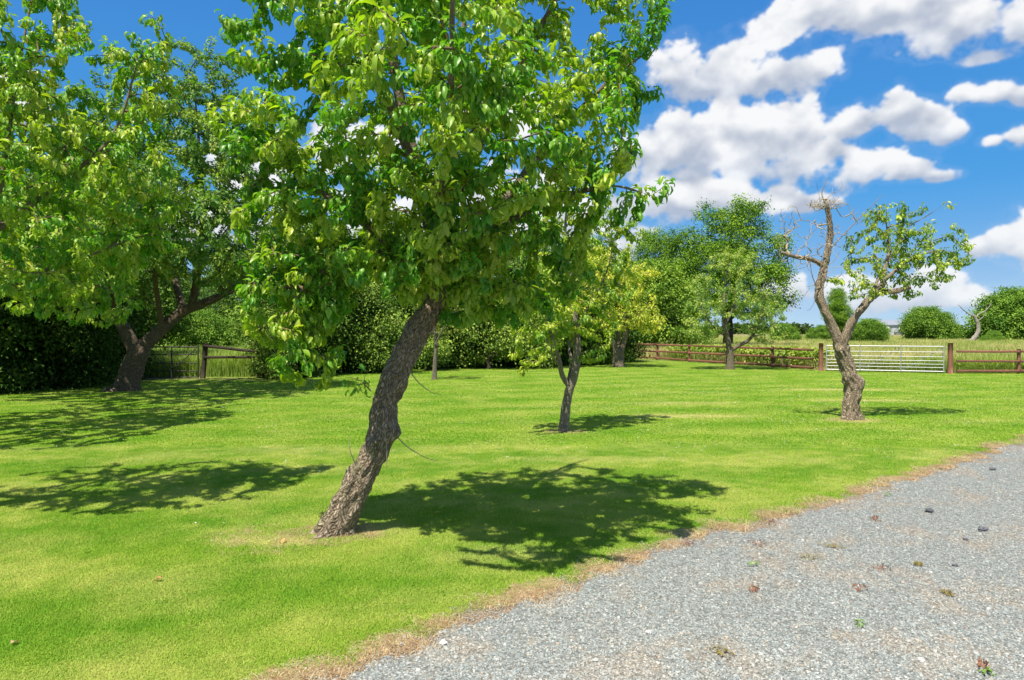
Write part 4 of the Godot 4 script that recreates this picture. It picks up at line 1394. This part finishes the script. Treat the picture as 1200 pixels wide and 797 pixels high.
	# the tall oak and its neighbour behind the fence
	var oak := far_tree("oak_tree", [
		[[V(0, -0.1, 0), V(0.1, 1.6, 0), V(0, 3.2, 0)], 0.42, 0.34],
		[[V(0, 3.0, 0), V(0.5, 5.6, 0.2), V(0.3, 8.4, 0.1), V(0.4, 11.2, 0)], 0.24, 0.05],
		[[V(0, 2.4, 0), V(1.6, 4.0, 0.4), V(3.0, 5.9, 0.6), V(4.0, 7.0, 0.6)], 0.2, 0.04],
		[[V(0, 2.8, 0), V(-1.5, 4.6, 0.1), V(-2.7, 6.6, 0.2), V(-3.2, 8.4, 0.2)], 0.2, 0.04],
		[[V(0, 3.0, 0), V(0.2, 4.8, 1.5), V(0.1, 6.6, 2.6)], 0.16, 0.04],
		[[V(0.3, 6.8, 0.1), V(1.6, 8.6, 0.2), V(2.4, 9.8, 0.2)], 0.12, 0.03],
	], [[V(0.2, 6.8, 0), V(3.0, 2.6, 2.9), 130], [V(0.2, 9.8, 0), V(1.8, 1.8, 1.8), 60], [V(1.4, 11.4, 0.2), V(1.2, 0.9, 1.1), 26], [V(-1.2, 11.0, -0.2), V(1.0, 0.8, 1.0), 22], [V(3.2, 6.0, 0.3), V(1.7, 1.3, 1.6), 50], [V(3.7, 8.3, 0), V(1.2, 1.0, 1.2), 32], [V(2.5, 9.9, 0), V(0.9, 0.8, 0.9), 18], [V(-3.0, 6.2, 0.2), V(1.6, 1.3, 1.7), 50], [V(-3.1, 8.7, 0), V(1.2, 1.0, 1.2), 32], [V(-1.6, 4.2, 0.8), V(1.9, 1.0, 1.8), 44], [V(2.0, 3.7, 0.6), V(2.0, 1.0, 1.8), 44], [V(4.6, 4.4, 0), V(0.9, 0.8, 0.9), 16]],
		{"apart": 0.62, "gap": -0.05, "gapf": 27.0, "bark": dk, "per": 175, "reach": 0.54, "size": 0.165, "young": Color(0.27, 0.44, 0.05), "old": Color(0.09, 0.205, 0.028), "shapes": tiny, "flat": 0.6})
	tag(oak, "tallest tree behind the rail fence, a full green oak with rugged outline", "tree", "")
	oak.position = V(17.2, 0, -58.0)
	again(oak, "full green tree between the tall oak and the golden tree, behind the dark spreading one", V(12.2, 0, -59.0), 2.2, 0.82, "", "oak_tree")
	again(oak, "green tree far behind the leaning pear's right branches, left of the oak pair", V(5.4, 0, -60.0), 4.0, 0.72, "", "oak_tree")
	# far trees out in the field
	again(oak, "field tree with open crown behind the half-dead pear, showing sky through its leaves", V(33.6, 0, -75.0), 1.1, 0.50, "", "field_tree")
	var dome := far_tree("field_tree", [
		[[V(0, -0.1, 0), V(0, 0.5, 0), V(0, 1.0, 0)], 0.3, 0.25],
		[[V(0, 0.9, 0), V(0.2, 2.2, 0), V(0.1, 3.4, 0)], 0.15, 0.05],
		[[V(0, 0.8, 0), V(1.4, 1.6, 0.2), V(2.6, 2.1, 0.2)], 0.13, 0.04],
		[[V(0, 0.8, 0), V(-1.4, 1.7, 0.2), V(-2.7, 2.3, 0.2)], 0.13, 0.04],
	], [[V(-0.4, 2.0, 0), V(3.2, 1.7, 2.8), 150], [V(-0.9, 3.3, 0), V(1.9, 1.2, 1.8), 54], [V(1.6, 2.9, 0.2), V(1.5, 1.0, 1.4), 32], [V(2.9, 1.6, 0.2), V(1.2, 1.1, 1.2), 28], [V(-2.9, 2.5, 0), V(1.1, 0.9, 1.1), 22], [V(0.4, 0.7, 0.6), V(3.3, 0.7, 2.6), 60]],
		{"apart": 0.45, "gap": -0.3, "bark": dk, "per": 170, "reach": 0.50, "size": 0.165, "young": Color(0.25, 0.42, 0.065), "old": Color(0.085, 0.195, 0.032), "shapes": tiny, "flat": 0.6})
	tag(dome, "rounded dome-shaped field tree beyond the gate's right half", "tree")
	dome.position = V(51.8, 0, -90.0)
	dome.rotation.y = 0.4
	again(dome, "dark rounded field bush just right of the half-dead pear's trunk, behind the gate", V(36.0, 0, -74.0), 2.0, 0.62, "", "field_bush")
	again(dome, "low round field bush left of the half-dead pear's trunk", V(37.5, 0, -88.0), 3.5, 0.50, "", "field_bush")
	again(dome, "small dark field bush beside the oak's right edge", V(30.2, 0, -80.0), 5.0, 0.52, "", "field_bush")
	again(dome, "large rounded tree at the right edge beyond the pale dead trunk", V(60.8, 0, -88.0), 3.6, 1.5, "", "field_tree")
	again(dome, "broad bushy tree at the right edge, filling in under the large rounded one", V(62.5, 0, -83.0), 1.0, 0.8, "", "field_bush")
	for s in [[V(54.6, 0, -82.0), 0.35, "low scrub bush at the foot of the pale dead trunk"], [V(57.6, 0, -79.0), 0.30, "low scrub bush in front of the large tree at the right edge"], [V(51.0, 0, -78.0), 0.24, "low scrub bush between the dome-shaped tree and the dead trunk"], [V(42.5, 0, -83.0), 0.26, "low scrub bush in the field below the pale distant barn"]]:
		again(dome, s[2], s[0], s[0].x, s[1], "scrub bushes across the field", "scrub_bush")
	# bright growth beyond the shaded paddock gate
	again(dome, "sunlit bush beyond the shaded paddock gate, seen under the apple's branch", V(-17.8, 0, -42.0), 1.3, 0.62, "", "meadow_bush")
	again(dome, "distant pale bush beyond the paddock gate, right of the sunlit one", V(-21.0, 0, -58.0), 2.3, 0.80, "", "meadow_bush")
	again(row, "tall leafy tree far beyond the broken rails, closing the gap under the apple branch", V(-24.0, 0, -62.0), 1.7, 1.35, "", "meadow_tree")
	again(row, "leafy tree far beyond the paddock gate", V(-25.5, 0, -56.0), 0.3, 0.9, "", "meadow_tree")
	# low tree line on the horizon
	var line: Array[Transform3D] = []
	var lc := PackedColorArray()
	var blob := Geo.new()
	for i in 420:
		var q := rv()
		if q.length() > 1.0:
			continue
		put_leaf(blob, tiny[i % 2], Vector3(q.x, 0.5 + q.y * 0.5, q.z), leaf_basis((rv() + Vector3.UP * 0.2).normalized(), (Vector3.UP + rv()).normalized()), 0.34, Color(1, 1, 1) * rng.randf_range(0.7, 1.3))
	var x := -380.0
	while x < 420.0:
		var d := rng.randf_range(240, 290)
		var h := rng.randf_range(2.0, 4.4)
		line.append(Transform3D(Basis(Vector3.UP, rng.randf() * TAU).scaled(Vector3(h * 1.3, h, h * 1.3)), Vector3(x, -0.2, -d)))
		lc.append(Color(0.07, 0.125, 0.035) * rng.randf_range(0.8, 1.2))
		x += rng.randf_range(2.0, 4.5)
	scatter("distant_treeline", "low distant line of hedges and trees along the horizon", "tree line", blob.mesh(), M.far_leaf, line, lc)

	# the dead white trunk
	var t := thing("dead_trunk", "bleached white dead tree trunk bending upwards in the field near the right edge", "dead tree", V(51.0, 0, -80.0))
	var sk := [
		[[V(-0.5, -0.1, 0), V(-0.15, 0.6, 0), V(0.35, 1.3, 0), V(0.45, 2.0, 0), V(0.2, 2.8, 0), V(-0.1, 3.3, 0)], 0.30, 0.16],
		[[V(-0.1, 3.25, 0), V(-0.7, 3.5, 0), V(-1.4, 4.0, 0.1), V(-1.9, 4.5, 0.1)], 0.10, 0.03],
		[[V(0.1, 3.0, 0), V(0.6, 3.5, 0), V(1.3, 3.9, 0), V(1.9, 4.7, 0)], 0.09, 0.03],
		[[V(0.3, 2.6, 0), V(0.9, 3.3, 0.3), V(1.1, 4.4, 0.3)], 0.07, 0.02],
		[[V(-0.1, 0.7, 0), V(-0.7, 0.5, 0.2), V(-1.1, 0.2, 0.3)], 0.16, 0.08],
	]
	for i in sk.size():
		var g := Geo.new()
		var l := smooth_line(sk[i][0], 0.15)
		tube(g, l, taper(l.size(), sk[i][1], sk[i][2]), 10, 0.03, [], Color(0.80, 0.78, 0.73), 0.2)
		part("trunk" if i == 0 else "branch", g.mesh(), M.bark, t)

	# the pale barn on the skyline
	t = thing("barn", "pale grey farm building with white doors far off on the skyline beyond the gate", "barn", V(132.0, -0.2, -250.0))
	var wall := Color(0.42, 0.46, 0.52)
	for k in 9:
		part("wall_panel", slab(Vector3(1.74, 3.6, 0.1), Vector3(-6.96 + k * 1.76, 1.8, 5.0 + (0.02 if k % 2 else 0.0)), wall * (0.92 if k % 2 else 1.04)), M.plain, t)
	part("side_wall", slab(Vector3(0.12, 3.6, 9.8), Vector3(-7.9, 1.8, 0), wall * 0.9), M.plain, t)
	part("side_wall", slab(Vector3(0.12, 3.6, 9.8), Vector3(7.9, 1.8, 0), wall * 0.9), M.plain, t)
	part("rear_wall", slab(Vector3(15.8, 3.6, 0.12), Vector3(0, 1.8, -5.0), wall), M.plain, t)
	for k in 2:
		part("door", slab(Vector3(1.1, 3.2, 0.12), Vector3(-5.2 + k * 4.4, 1.6, 5.16), Color(0.8, 0.8, 0.8)), M.plain, t)
	var st := SurfaceTool.new()
	st.begin(Mesh.PRIMITIVE_TRIANGLES)
	for q in [[V(-8.3, 3.55, 5.5), V(8.3, 3.55, 5.5), V(8.3, 5.3, 0), V(-8.3, 5.3, 0)], [V(8.3, 3.55, -5.5), V(-8.3, 3.55, -5.5), V(-8.3, 5.3, 0), V(8.3, 5.3, 0)], [V(-8.3, 3.4, 5.5), V(8.3, 3.4, 5.5), V(8.3, 5.15, 0), V(-8.3, 5.15, 0)], [V(8.3, 3.4, -5.5), V(-8.3, 3.4, -5.5), V(-8.3, 5.15, 0), V(8.3, 5.15, 0)], [V(-8.3, 3.4, 5.5), V(8.3, 3.4, 5.5), V(8.3, 3.55, 5.5), V(-8.3, 3.55, 5.5)]]:
		for j in [0, 2, 1, 0, 3, 2]:
			st.set_color(Color(0.20, 0.235, 0.29))
			st.add_vertex(q[j])
	for s in [-7.84, 7.84]:
		for q in [V(s, 3.5, 4.9), V(s, 5.1, 0), V(s, 3.5, -4.9)]:
			st.set_color(wall)
			st.add_vertex(q)
	st.generate_normals()
	part("roof", st.commit(), M.plain, t)

	# tall grass of the field
	var tall := blade_clump(46, 0.42, 0.45, 0.95, 0.013, 0.35, [Color(1, 1, 1), Color(0.75, 0.95, 0.6), Color(1.25, 1.05, 0.95), Color(1.5, 1.2, 1.1)])
	var xf: Array[Transform3D] = []
	var cl := PackedColorArray()
	for i in 60000:
		var d := 27.0 + pow(rng.randf(), 1.5) * 95.0
		var px := rng.randf_range(-0.62, 0.86) * d
		if px < 4.0 and px > -8.5 and d < 60.0:
			continue
		if -d > along(FAR, px) - (1.9 if px > 6.5 and px < 13.1 else 0.5):
			continue
		var patch := noise.get_noise_2d(px * 0.11, d * 0.16)
		var pink := clampf(0.35 + patch * 1.3 + noise.get_noise_2d(px * 0.6, d * 0.7) * 0.5, 0.0, 1.0)
		var near_fence := clampf(1.0 - (along(FAR, px) + d) / 1.6, 0.0, 1.0) if px > 8.0 else 0.0
		var c := Color(0.30, 0.39, 0.085).lerp(Color(0.60, 0.50, 0.29), pink * (1.0 - near_fence * 0.9))
		if px < 0.0:
			c = Color(0.36, 0.47, 0.12)
		var s := rng.randf_range(0.75, 1.15) * (1.0 + d / 130.0)
		xf.append(Transform3D(Basis(Vector3.UP, rng.randf() * TAU).scaled(Vector3(s, minf(s, 1.25) * rng.randf_range(0.75, 1.05) * (0.8 if px > 13.0 else 1.0), s)), Vector3(px, -0.03, -d)))
		cl.append(c * rng.randf_range(0.85, 1.15))
	scatter("meadow_grass", "tall seeding meadow grass, green and straw-pink, filling the field behind the fences", "grass", tall, M.blade, xf, cl)
	# docks and nettles along the far side of the fence
	var weed := Geo.new()
	for i in 44:
		var h := rng.randf_range(0.1, 0.95)
		var a := rng.randf() * TAU
		var at := Vector3(rng.randf_range(-0.3, 0.3), h, rng.randf_range(-0.3, 0.3))
		put_leaf(weed, tiny[i % 2], at, leaf_basis(Vector3(cos(a), rng.randf_range(-0.5, 0.4), sin(a)).normalized(), (Vector3.UP + rv() * 0.4).normalized()), rng.randf_range(0.12, 0.24), Color(1, 1, 1) * rng.randf_range(0.75, 1.3))
	xf = []
	cl = PackedColorArray()
	for i in 900:
		var f := rng.randf()
		var p := Vector3(12.8, -0.02, -31.4).lerp(Vector3(8.6, -0.02, -41.4), f) + Vector3(0.922, 0, -0.387) * rng.randf_range(0.45, 1.9)
		if i % 4 == 0:
			p = Vector3(rng.randf_range(17.6, 27.0), -0.02, rng.randf_range(-30.2, -29.0))
		var s := rng.randf_range(0.5, 1.05) * (0.55 if i % 4 == 0 else 1.0)
		xf.append(Transform3D(Basis(Vector3.UP, rng.randf() * TAU).scaled(Vector3(s, s, s)), p))
		cl.append(Color(0.20, 0.36, 0.05).lerp(Color(0.40, 0.46, 0.09), rng.randf()))
	scatter("fence_weeds", "leafy docks and nettles growing along the far side of the rail fences", "weeds", weed.mesh(), M.blade, xf, cl)

func slab(size: Vector3, at: Vector3, tint: Color) -> ArrayMesh:
	var st := SurfaceTool.new()
	var b := BoxMesh.new()
	b.size = size
	st.append_from(b, 0, Transform3D(Basis(), at))
	var a := st.commit_to_arrays()
	var cc := PackedColorArray()
	cc.resize(a[Mesh.ARRAY_VERTEX].size())
	cc.fill(tint)
	a[Mesh.ARRAY_COLOR] = cc
	var m := ArrayMesh.new()
	m.add_surface_from_arrays(Mesh.PRIMITIVE_TRIANGLES, a)
	return m

func build_turf() -> void:
	var tints := [Color(1, 1, 1), Color(0.8, 0.95, 0.7), Color(1.15, 1.1, 1.0), Color(0.65, 0.85, 0.6), Color(1.5, 1.25, 1.8)]
	var near := blade_clump(40, 0.08, 0.008, 0.024, 0.0026, 0.9, tints)
	var mid := blade_clump(46, 0.17, 0.008, 0.026, 0.0045, 0.9, tints)
	var xf: Array[Transform3D] = []
	var xm: Array[Transform3D] = []
	var cl := PackedColorArray()
	var cm := PackedColorArray()
	var made := 0
	# stratified by ground distance so that the turf keeps an even density to the eye
	for i in 260000:
		var u := rng.randf()
		var d := 2.4 * pow(40.0 / 2.4, pow(u, 0.92))
		var px := rng.randf_range(-0.84, 0.84) * (d + 1.0)
		var z := -d
		var e := edge_z(px) if d < 30.0 else 99.0
		if z > e + rng.randf_range(-0.10, 0.03):
			continue
		if d > 16.0 and z < along(FAR, px) - 0.15:
			continue
		var t := turf(px, z)
		if t.x > 0.6 and rng.randf() < 0.35:
			continue
		var c := turf_color(t) * rng.randf_range(0.82, 1.2)
		var edge := clampf(1.0 - (e - z) / 0.3, 0.0, 1.0)
		var s := rng.randf_range(0.75, 1.25)
		# a few longer tufts the mower missed along the drive
		var tall := s * (1.0 + edge * (0.5 + 1.4 * maxf(0.0, noise.get_noise_2d(px * 2.0, 60.0)))) * (1.15 - 0.35 * t.x) * (0.85 + 0.4 * t.y)
		if d < 11.0:
			xf.append(Transform3D(Basis(Vector3.UP, rng.randf() * TAU).scaled(Vector3(s, tall, s)), Vector3(px, 0, z)))
			cl.append(c)
		else:
			s *= 0.9 + d / 30.0
			xm.append(Transform3D(Basis(Vector3.UP, rng.randf() * TAU).scaled(Vector3(s, tall, s)), Vector3(px, 0, z)))
			cm.append(c)
	scatter("lawn_grass", "short mown lawn grass, bright green with paler straw patches", "grass", near, M.blade, xf, cl)
	scatter("lawn_grass", "short mown grass of the far half of the lawn", "grass", mid, M.blade, xm, cm)
	# dead grass along the drive
	var dead := blade_clump(26, 0.10, 0.03, 0.085, 0.0032, 1.15, [Color(1, 1, 1), Color(0.8, 0.75, 0.7), Color(1.25, 1.2, 1.1), Color(0.7, 0.55, 0.45)])
	xf = []
	cl = PackedColorArray()
	for i in 5200:
		var px := -3.5 + 16.5 * pow(rng.randf(), 1.3)
		var thick := 0.16 + 0.16 * noise.get_noise_2d(px * 1.7, 33.0) + 0.05
		var z := edge_z(px) + rng.randfn(0.05, 0.55) * maxf(0.04, thick * 0.62)
		if noise.get_noise_2d(px * 2.3, z * 2.3) < 0.0:
			continue
		var s := rng.randf_range(0.6, 1.2)
		xf.append(Transform3D(Basis(Vector3.UP, rng.randf() * TAU).scaled(Vector3(s, s * 0.38, s)), Vector3(px, 0.004, z)))
		cl.append(Color(0.76, 0.69, 0.46).lerp(Color(0.34, 0.22, 0.13), pow(rng.randf(), 1.1) * 0.95) * rng.randf_range(0.8, 1.2))
	for i in 420:      # worn ground at the feet of the trees
		var foot: Array = [[-1.52, -6.15, 0.34], [6.57, -13.95, 0.40], [0.88, -12.35, 0.26], [-2.05, -6.0, 0.45]][i % 4]
		var a := rng.randf() * TAU
		var q := sqrt(rng.randf()) * (foot[2] as float)
		var s := rng.randf_range(0.4, 0.8)
		xf.append(Transform3D(Basis(Vector3.UP, rng.randf() * TAU).scaled(Vector3(s, s * 0.5, s)), Vector3(foot[0] + cos(a) * q * 1.3, 0.004, foot[1] + sin(a) * q)))
		cl.append(Color(0.62, 0.52, 0.33) * rng.randf_range(0.6, 1.1))
	scatter("dead_grass", "dry straw-coloured dead grass along the edge of the gravel drive", "grass", dead, M.straw, xf, cl)
	# clover heads
	var head := Geo.new()
	for i in 14:
		var q := rv().normalized()
		var b := leaf_basis(q, (Vector3.UP + rv() * 0.3).normalized())
		for p in [Vector3(0, 0, 0.004), Vector3(0.009, 0.002, 0), Vector3(0, 0, -0.004)]:
			head.v.append(Vector3(0, 0.045, 0) + b * p)
			head.n.append(-b.y)
			head.c.append(Color.WHITE)
	xf = []
	cl = PackedColorArray()
	for i in 2600:
		var d := rng.randf_range(4.0, 24.0)
		var px := rng.randf_range(-0.75, 0.75) * d
		var z := -d
		if z > edge_z(px) - 0.05:
			continue
		var bloom := noise.get_noise_2d(px * 0.35 + 9.0, z * 0.35)
		if px > 2.5 and d > 13.0:
			bloom += 0.62
		elif px > 1.0:
			bloom += 0.12
		if bloom < (0.22 if d > 9.0 else 0.42):
			continue
		var s := rng.randf_range(0.8, 1.3) * (1.0 + d / 40.0)
		xf.append(Transform3D(Basis(Vector3.UP, rng.randf() * TAU).scaled(Vector3(s, s * 0.8, s)), Vector3(px, 0, z)))
		cl.append(Color(0.72, 0.70, 0.62))
	scatter("clover_flowers", "tiny white clover flowers dotted over the lawn", "clover", head.mesh(), M.plain, xf, cl)

func build_drive() -> void:
	for v in 3:
		var xf: Array[Transform3D] = []
		var cl := PackedColorArray()
		var mesh := stone_mesh(0.32, 40 + v, 3, 6)
		for i in 130000:
			var d := 2.3 + 12.5 * pow(rng.randf(), 1.7)
			var px := rng.randf_range(-0.35, 1.15) * (d + 0.6)
			var e := edge_z(px) + 0.16 + 0.2 * noise.get_noise_2d(px * 2.0, 18.0) + 0.1 * noise.get_noise_2d(px * 7.0, 88.0)
			var z := -d
			if z < e:
				if z < e - 0.3 or rng.randf() > 0.16:
					continue
			var base := drive_color(px, z)
			var k := rng.randf()
			var c := Color(0.250, 0.283, 0.278)
			if k < 0.30:
				c = Color(0.325, 0.365, 0.358)
			elif k < 0.45:
				c = Color(0.13, 0.165, 0.175)
			elif k < 0.57:
				c = Color(0.43, 0.44, 0.415)
			elif k < 0.62:
				c = Color(0.39, 0.30, 0.215)
			elif k < 0.64:
				c = Color(0.55, 0.53, 0.50)
			c = c.lerp(base, 0.4) * rng.randf_range(0.8, 1.2)
			var s := rng.randf_range(0.0032, 0.0076)
			if rng.randf() < 0.06:
				s *= rng.randf_range(1.4, 2.2)
			if d > 7.0:
				s *= 1.0 + (d - 7.0) * 0.06
			var b := Basis(Vector3.UP, rng.randf() * TAU) * Basis(Vector3.RIGHT, rng.randf_range(-0.5, 0.5))
			xf.append(Transform3D(b.scaled(Vector3(s, s * rng.randf_range(0.6, 1.0), s * rng.randf_range(0.7, 1.3))), Vector3(px, 0.008 + s * 0.2, z)))
			cl.append(c)
		scatter("gravel_stones", ["blue-grey gravel chippings covering the drive", "loose grey and tan gravel chippings on the drive", "small pale and dark gravel chippings on the drive"][v], "gravel", mesh, M.stone, xf, cl)
	build_litter()

const STONES := [
	[3.98, -6.89, 0.050, 0, "largest dark stone on the drive, farther of two at the right"],
	[4.07, -6.25, 0.044, 0, "large dark stone on the drive, nearer of two at the right edge"],
	[3.75, -5.97, 0.026, 0, "small dark stone just nearer than the two large dark stones"],
	[5.95, -8.96, 0.042, 0, "dark stone on the far drive close to the dry verge"],
	[3.26, -5.31, 0.022, 0, "small dark stone between two moss patches on the drive"],
	[2.15, -3.79, 0.019, 1, "white stone near the bottom edge of the drive, on its right part"],
	[2.35, -4.89, 0.018, 1, "white stone beside a withered weed in the middle of the drive"],
	[-0.38, -3.99, 0.022, 1, "white stone at the left end of the drive beside the dead grass"],
	[0.78, -4.14, 0.017, 1, "white stone on the near drive, left of the big moss patch"],
	[3.63, -6.15, 0.025, 2, "mid-grey stone between the dark stones and the withered weeds"],
	[0.44, -3.78, 0.020, 2, "mid-grey stone near the bottom edge of the drive, on its left part"]]
const WEEDS := [
	[1.99, -5.83, 0.085, 0, "largest withered red-brown weed, sprawling on the gravel just below the verge"],
	[2.67, -5.22, 0.046, 0, "withered red-brown weed between moss patches in mid-drive"],
	[2.32, -4.81, 0.040, 0, "withered red-brown weed beside a white stone in mid-drive"],
	[1.61, -4.80, 0.026, 0, "tiny withered weed on the near gravel, left of the others"],
	[2.42, -3.70, 0.028, 0, "withered weed with a green sprout at the bottom edge of the drive"],
	[3.31, -6.58, 0.038, 0, "small withered weed on the drive left of the large dark stones"],
	[2.32, -6.47, 0.056, 0, "withered weed on the dry verge, lower of two side by side"],
	[2.59, -6.73, 0.060, 0, "withered weed on the dry verge, upper of two side by side"],
	[1.42, -5.81, 0.044, 0, "withered weed on the verge at the tip of the leaning pear's shadow"],
	[2.27, -5.49, 0.080, 1, "wide brown moss mat right of the largest withered weed"],
	[3.00, -5.33, 0.036, 1, "small moss patch right of mid-drive, below the dark stones"],
	[2.86, -4.74, 0.038, 1, "small moss patch nearer than the one below the dark stones"],
	[1.13, -3.87, 0.055, 1, "olive moss patch near the bottom of the drive, left of centre"],
	[2.57, -5.78, 0.070, 1, "straw-brown moss mat farthest up the drive"],
	[1.78, -5.31, 0.026, 2, "tiny green weed below the largest withered weed"],
	[3.93, -7.55, 0.040, 2, "green weed on the drive closest to the far verge"],
	[2.05, -4.24, 0.028, 2, "low green weed alone on the near gravel"],
	[2.39, -3.63, 0.024, 2, "green sprout at the foot of the withered weed by the bottom edge"]]

func tinted(m: ArrayMesh, tint: Color) -> ArrayMesh:
	var a := m.surface_get_arrays(0)
	var c: PackedColorArray = a[Mesh.ARRAY_COLOR]
	for i in c.size():
		c[i] = c[i] * tint
	a[Mesh.ARRAY_COLOR] = c
	var o := ArrayMesh.new()
	o.add_surface_from_arrays(Mesh.PRIMITIVE_TRIANGLES, a)
	return o

func build_litter() -> void:
	# a few fallen leaves on the grass
	var dry := leaf_shape([[0.0, 0.0], [0.4, 0.27], [0.75, 0.18], [1.0, 0.0]], 1.2, 0.5, 0.3)
	for q in [[V(-1.85, 0.028, -5.93), "fallen orange leaf on the straw patch left of the leaning trunk's foot", Color(0.60, 0.30, 0.11)], [V(-0.68, 0.028, -6.8), "fallen orange leaf in the shade of the leaning pear", Color(0.68, 0.42, 0.12)], [V(-2.42, 0.028, -5.0), "fallen brown leaf on the sunny grass at the lower left", Color(0.42, 0.22, 0.10)], [V(-2.75, 0.028, -3.95), "fallen pale brown leaf nearest the bottom left corner of the lawn", Color(0.55, 0.38, 0.24)]]:
		var o := solo("fallen_leaf", leaf_mesh(dry, q[2]), M.straw, q[1], "leaf", q[0], "fallen leaves on the lawn")
		o.scale = Vector3.ONE * 0.062
		o.rotation = Vector3(rng.randf_range(-0.2, 0.2), rng.randf() * TAU, 0.25)
	var tones := [Color(0.10, 0.105, 0.12), Color(0.60, 0.585, 0.55), Color(0.40, 0.40, 0.39)]
	var groups := ["dark stones on the drive", "white stones on the drive", "mid-grey stones on the drive"]
	for i in STONES.size():
		var q: Array = STONES[i]
		var o := solo("stone", tinted(stone_mesh(0.28, 300 + i, 5, 8), tones[q[3]] * rng.randf_range(0.85, 1.15)), M.stone, q[4], "stone", V(q[0], 0.008 + q[2] * 0.3, q[1]), groups[q[3]])
		o.scale = V(q[2], q[2] * 0.7, q[2] * rng.randf_range(0.7, 1.0))
		o.rotation.y = rng.randf() * TAU
	var curl := leaf_shape([[0.0, 0.0], [0.45, 0.22], [1.0, 0.0]], 2.6, 0.6, 0.8)
	var open_ := leaf_shape([[0.0, 0.0], [0.45, 0.28], [1.0, 0.0]], 0.9, 0.3, 0.2)
	for i in WEEDS.size():
		var q: Array = WEEDS[i]
		var kind: int = q[3]
		var g := Geo.new()
		var rad: float = q[2] * 0.95
		var n := [60, 150, 34][kind] as int
		for k in n:
			var a := rng.randf() * TAU
			var d := sqrt(rng.randf()) * rad * (1.0 + 0.5 * sin(a * 2.0 + i))
			var h := rng.randf() * (0.045 if kind == 0 else (0.012 if kind == 1 else 0.03)) * (1.0 - 0.6 * d / (rad * 1.5))
			var dir := Vector3(cos(a), rng.randf_range(-0.2, 0.7), sin(a)).normalized()
			var c := Color(0.34, 0.125, 0.07).lerp(Color(0.22, 0.13, 0.08), rng.randf())
			if kind == 1:
				c = Color(0.30, 0.235, 0.07).lerp(Color(0.16, 0.15, 0.04), rng.randf())
			elif kind == 2:
				c = Color(0.24, 0.42, 0.05).lerp(Color(0.13, 0.28, 0.03), rng.randf())
			put_leaf(g, curl if kind == 0 else open_, V(cos(a) * d, 0.012 + h, sin(a) * d), leaf_basis(dir, (Vector3.UP + rv() * 0.5).normalized()), rng.randf_range(0.012, 0.025) * (0.7 if kind == 1 else 1.0), c * rng.randf_range(0.8, 1.2))
		solo(["withered_weed", "moss_patch", "green_weed"][kind], g.mesh(), M.blade if kind == 2 else M.straw, q[4], ["weed", "moss", "weed"][kind], V(q[0], 0.008, q[1]), ["withered weeds on the drive and verge", "moss patches on the drive", "green weeds on the drive"][kind])
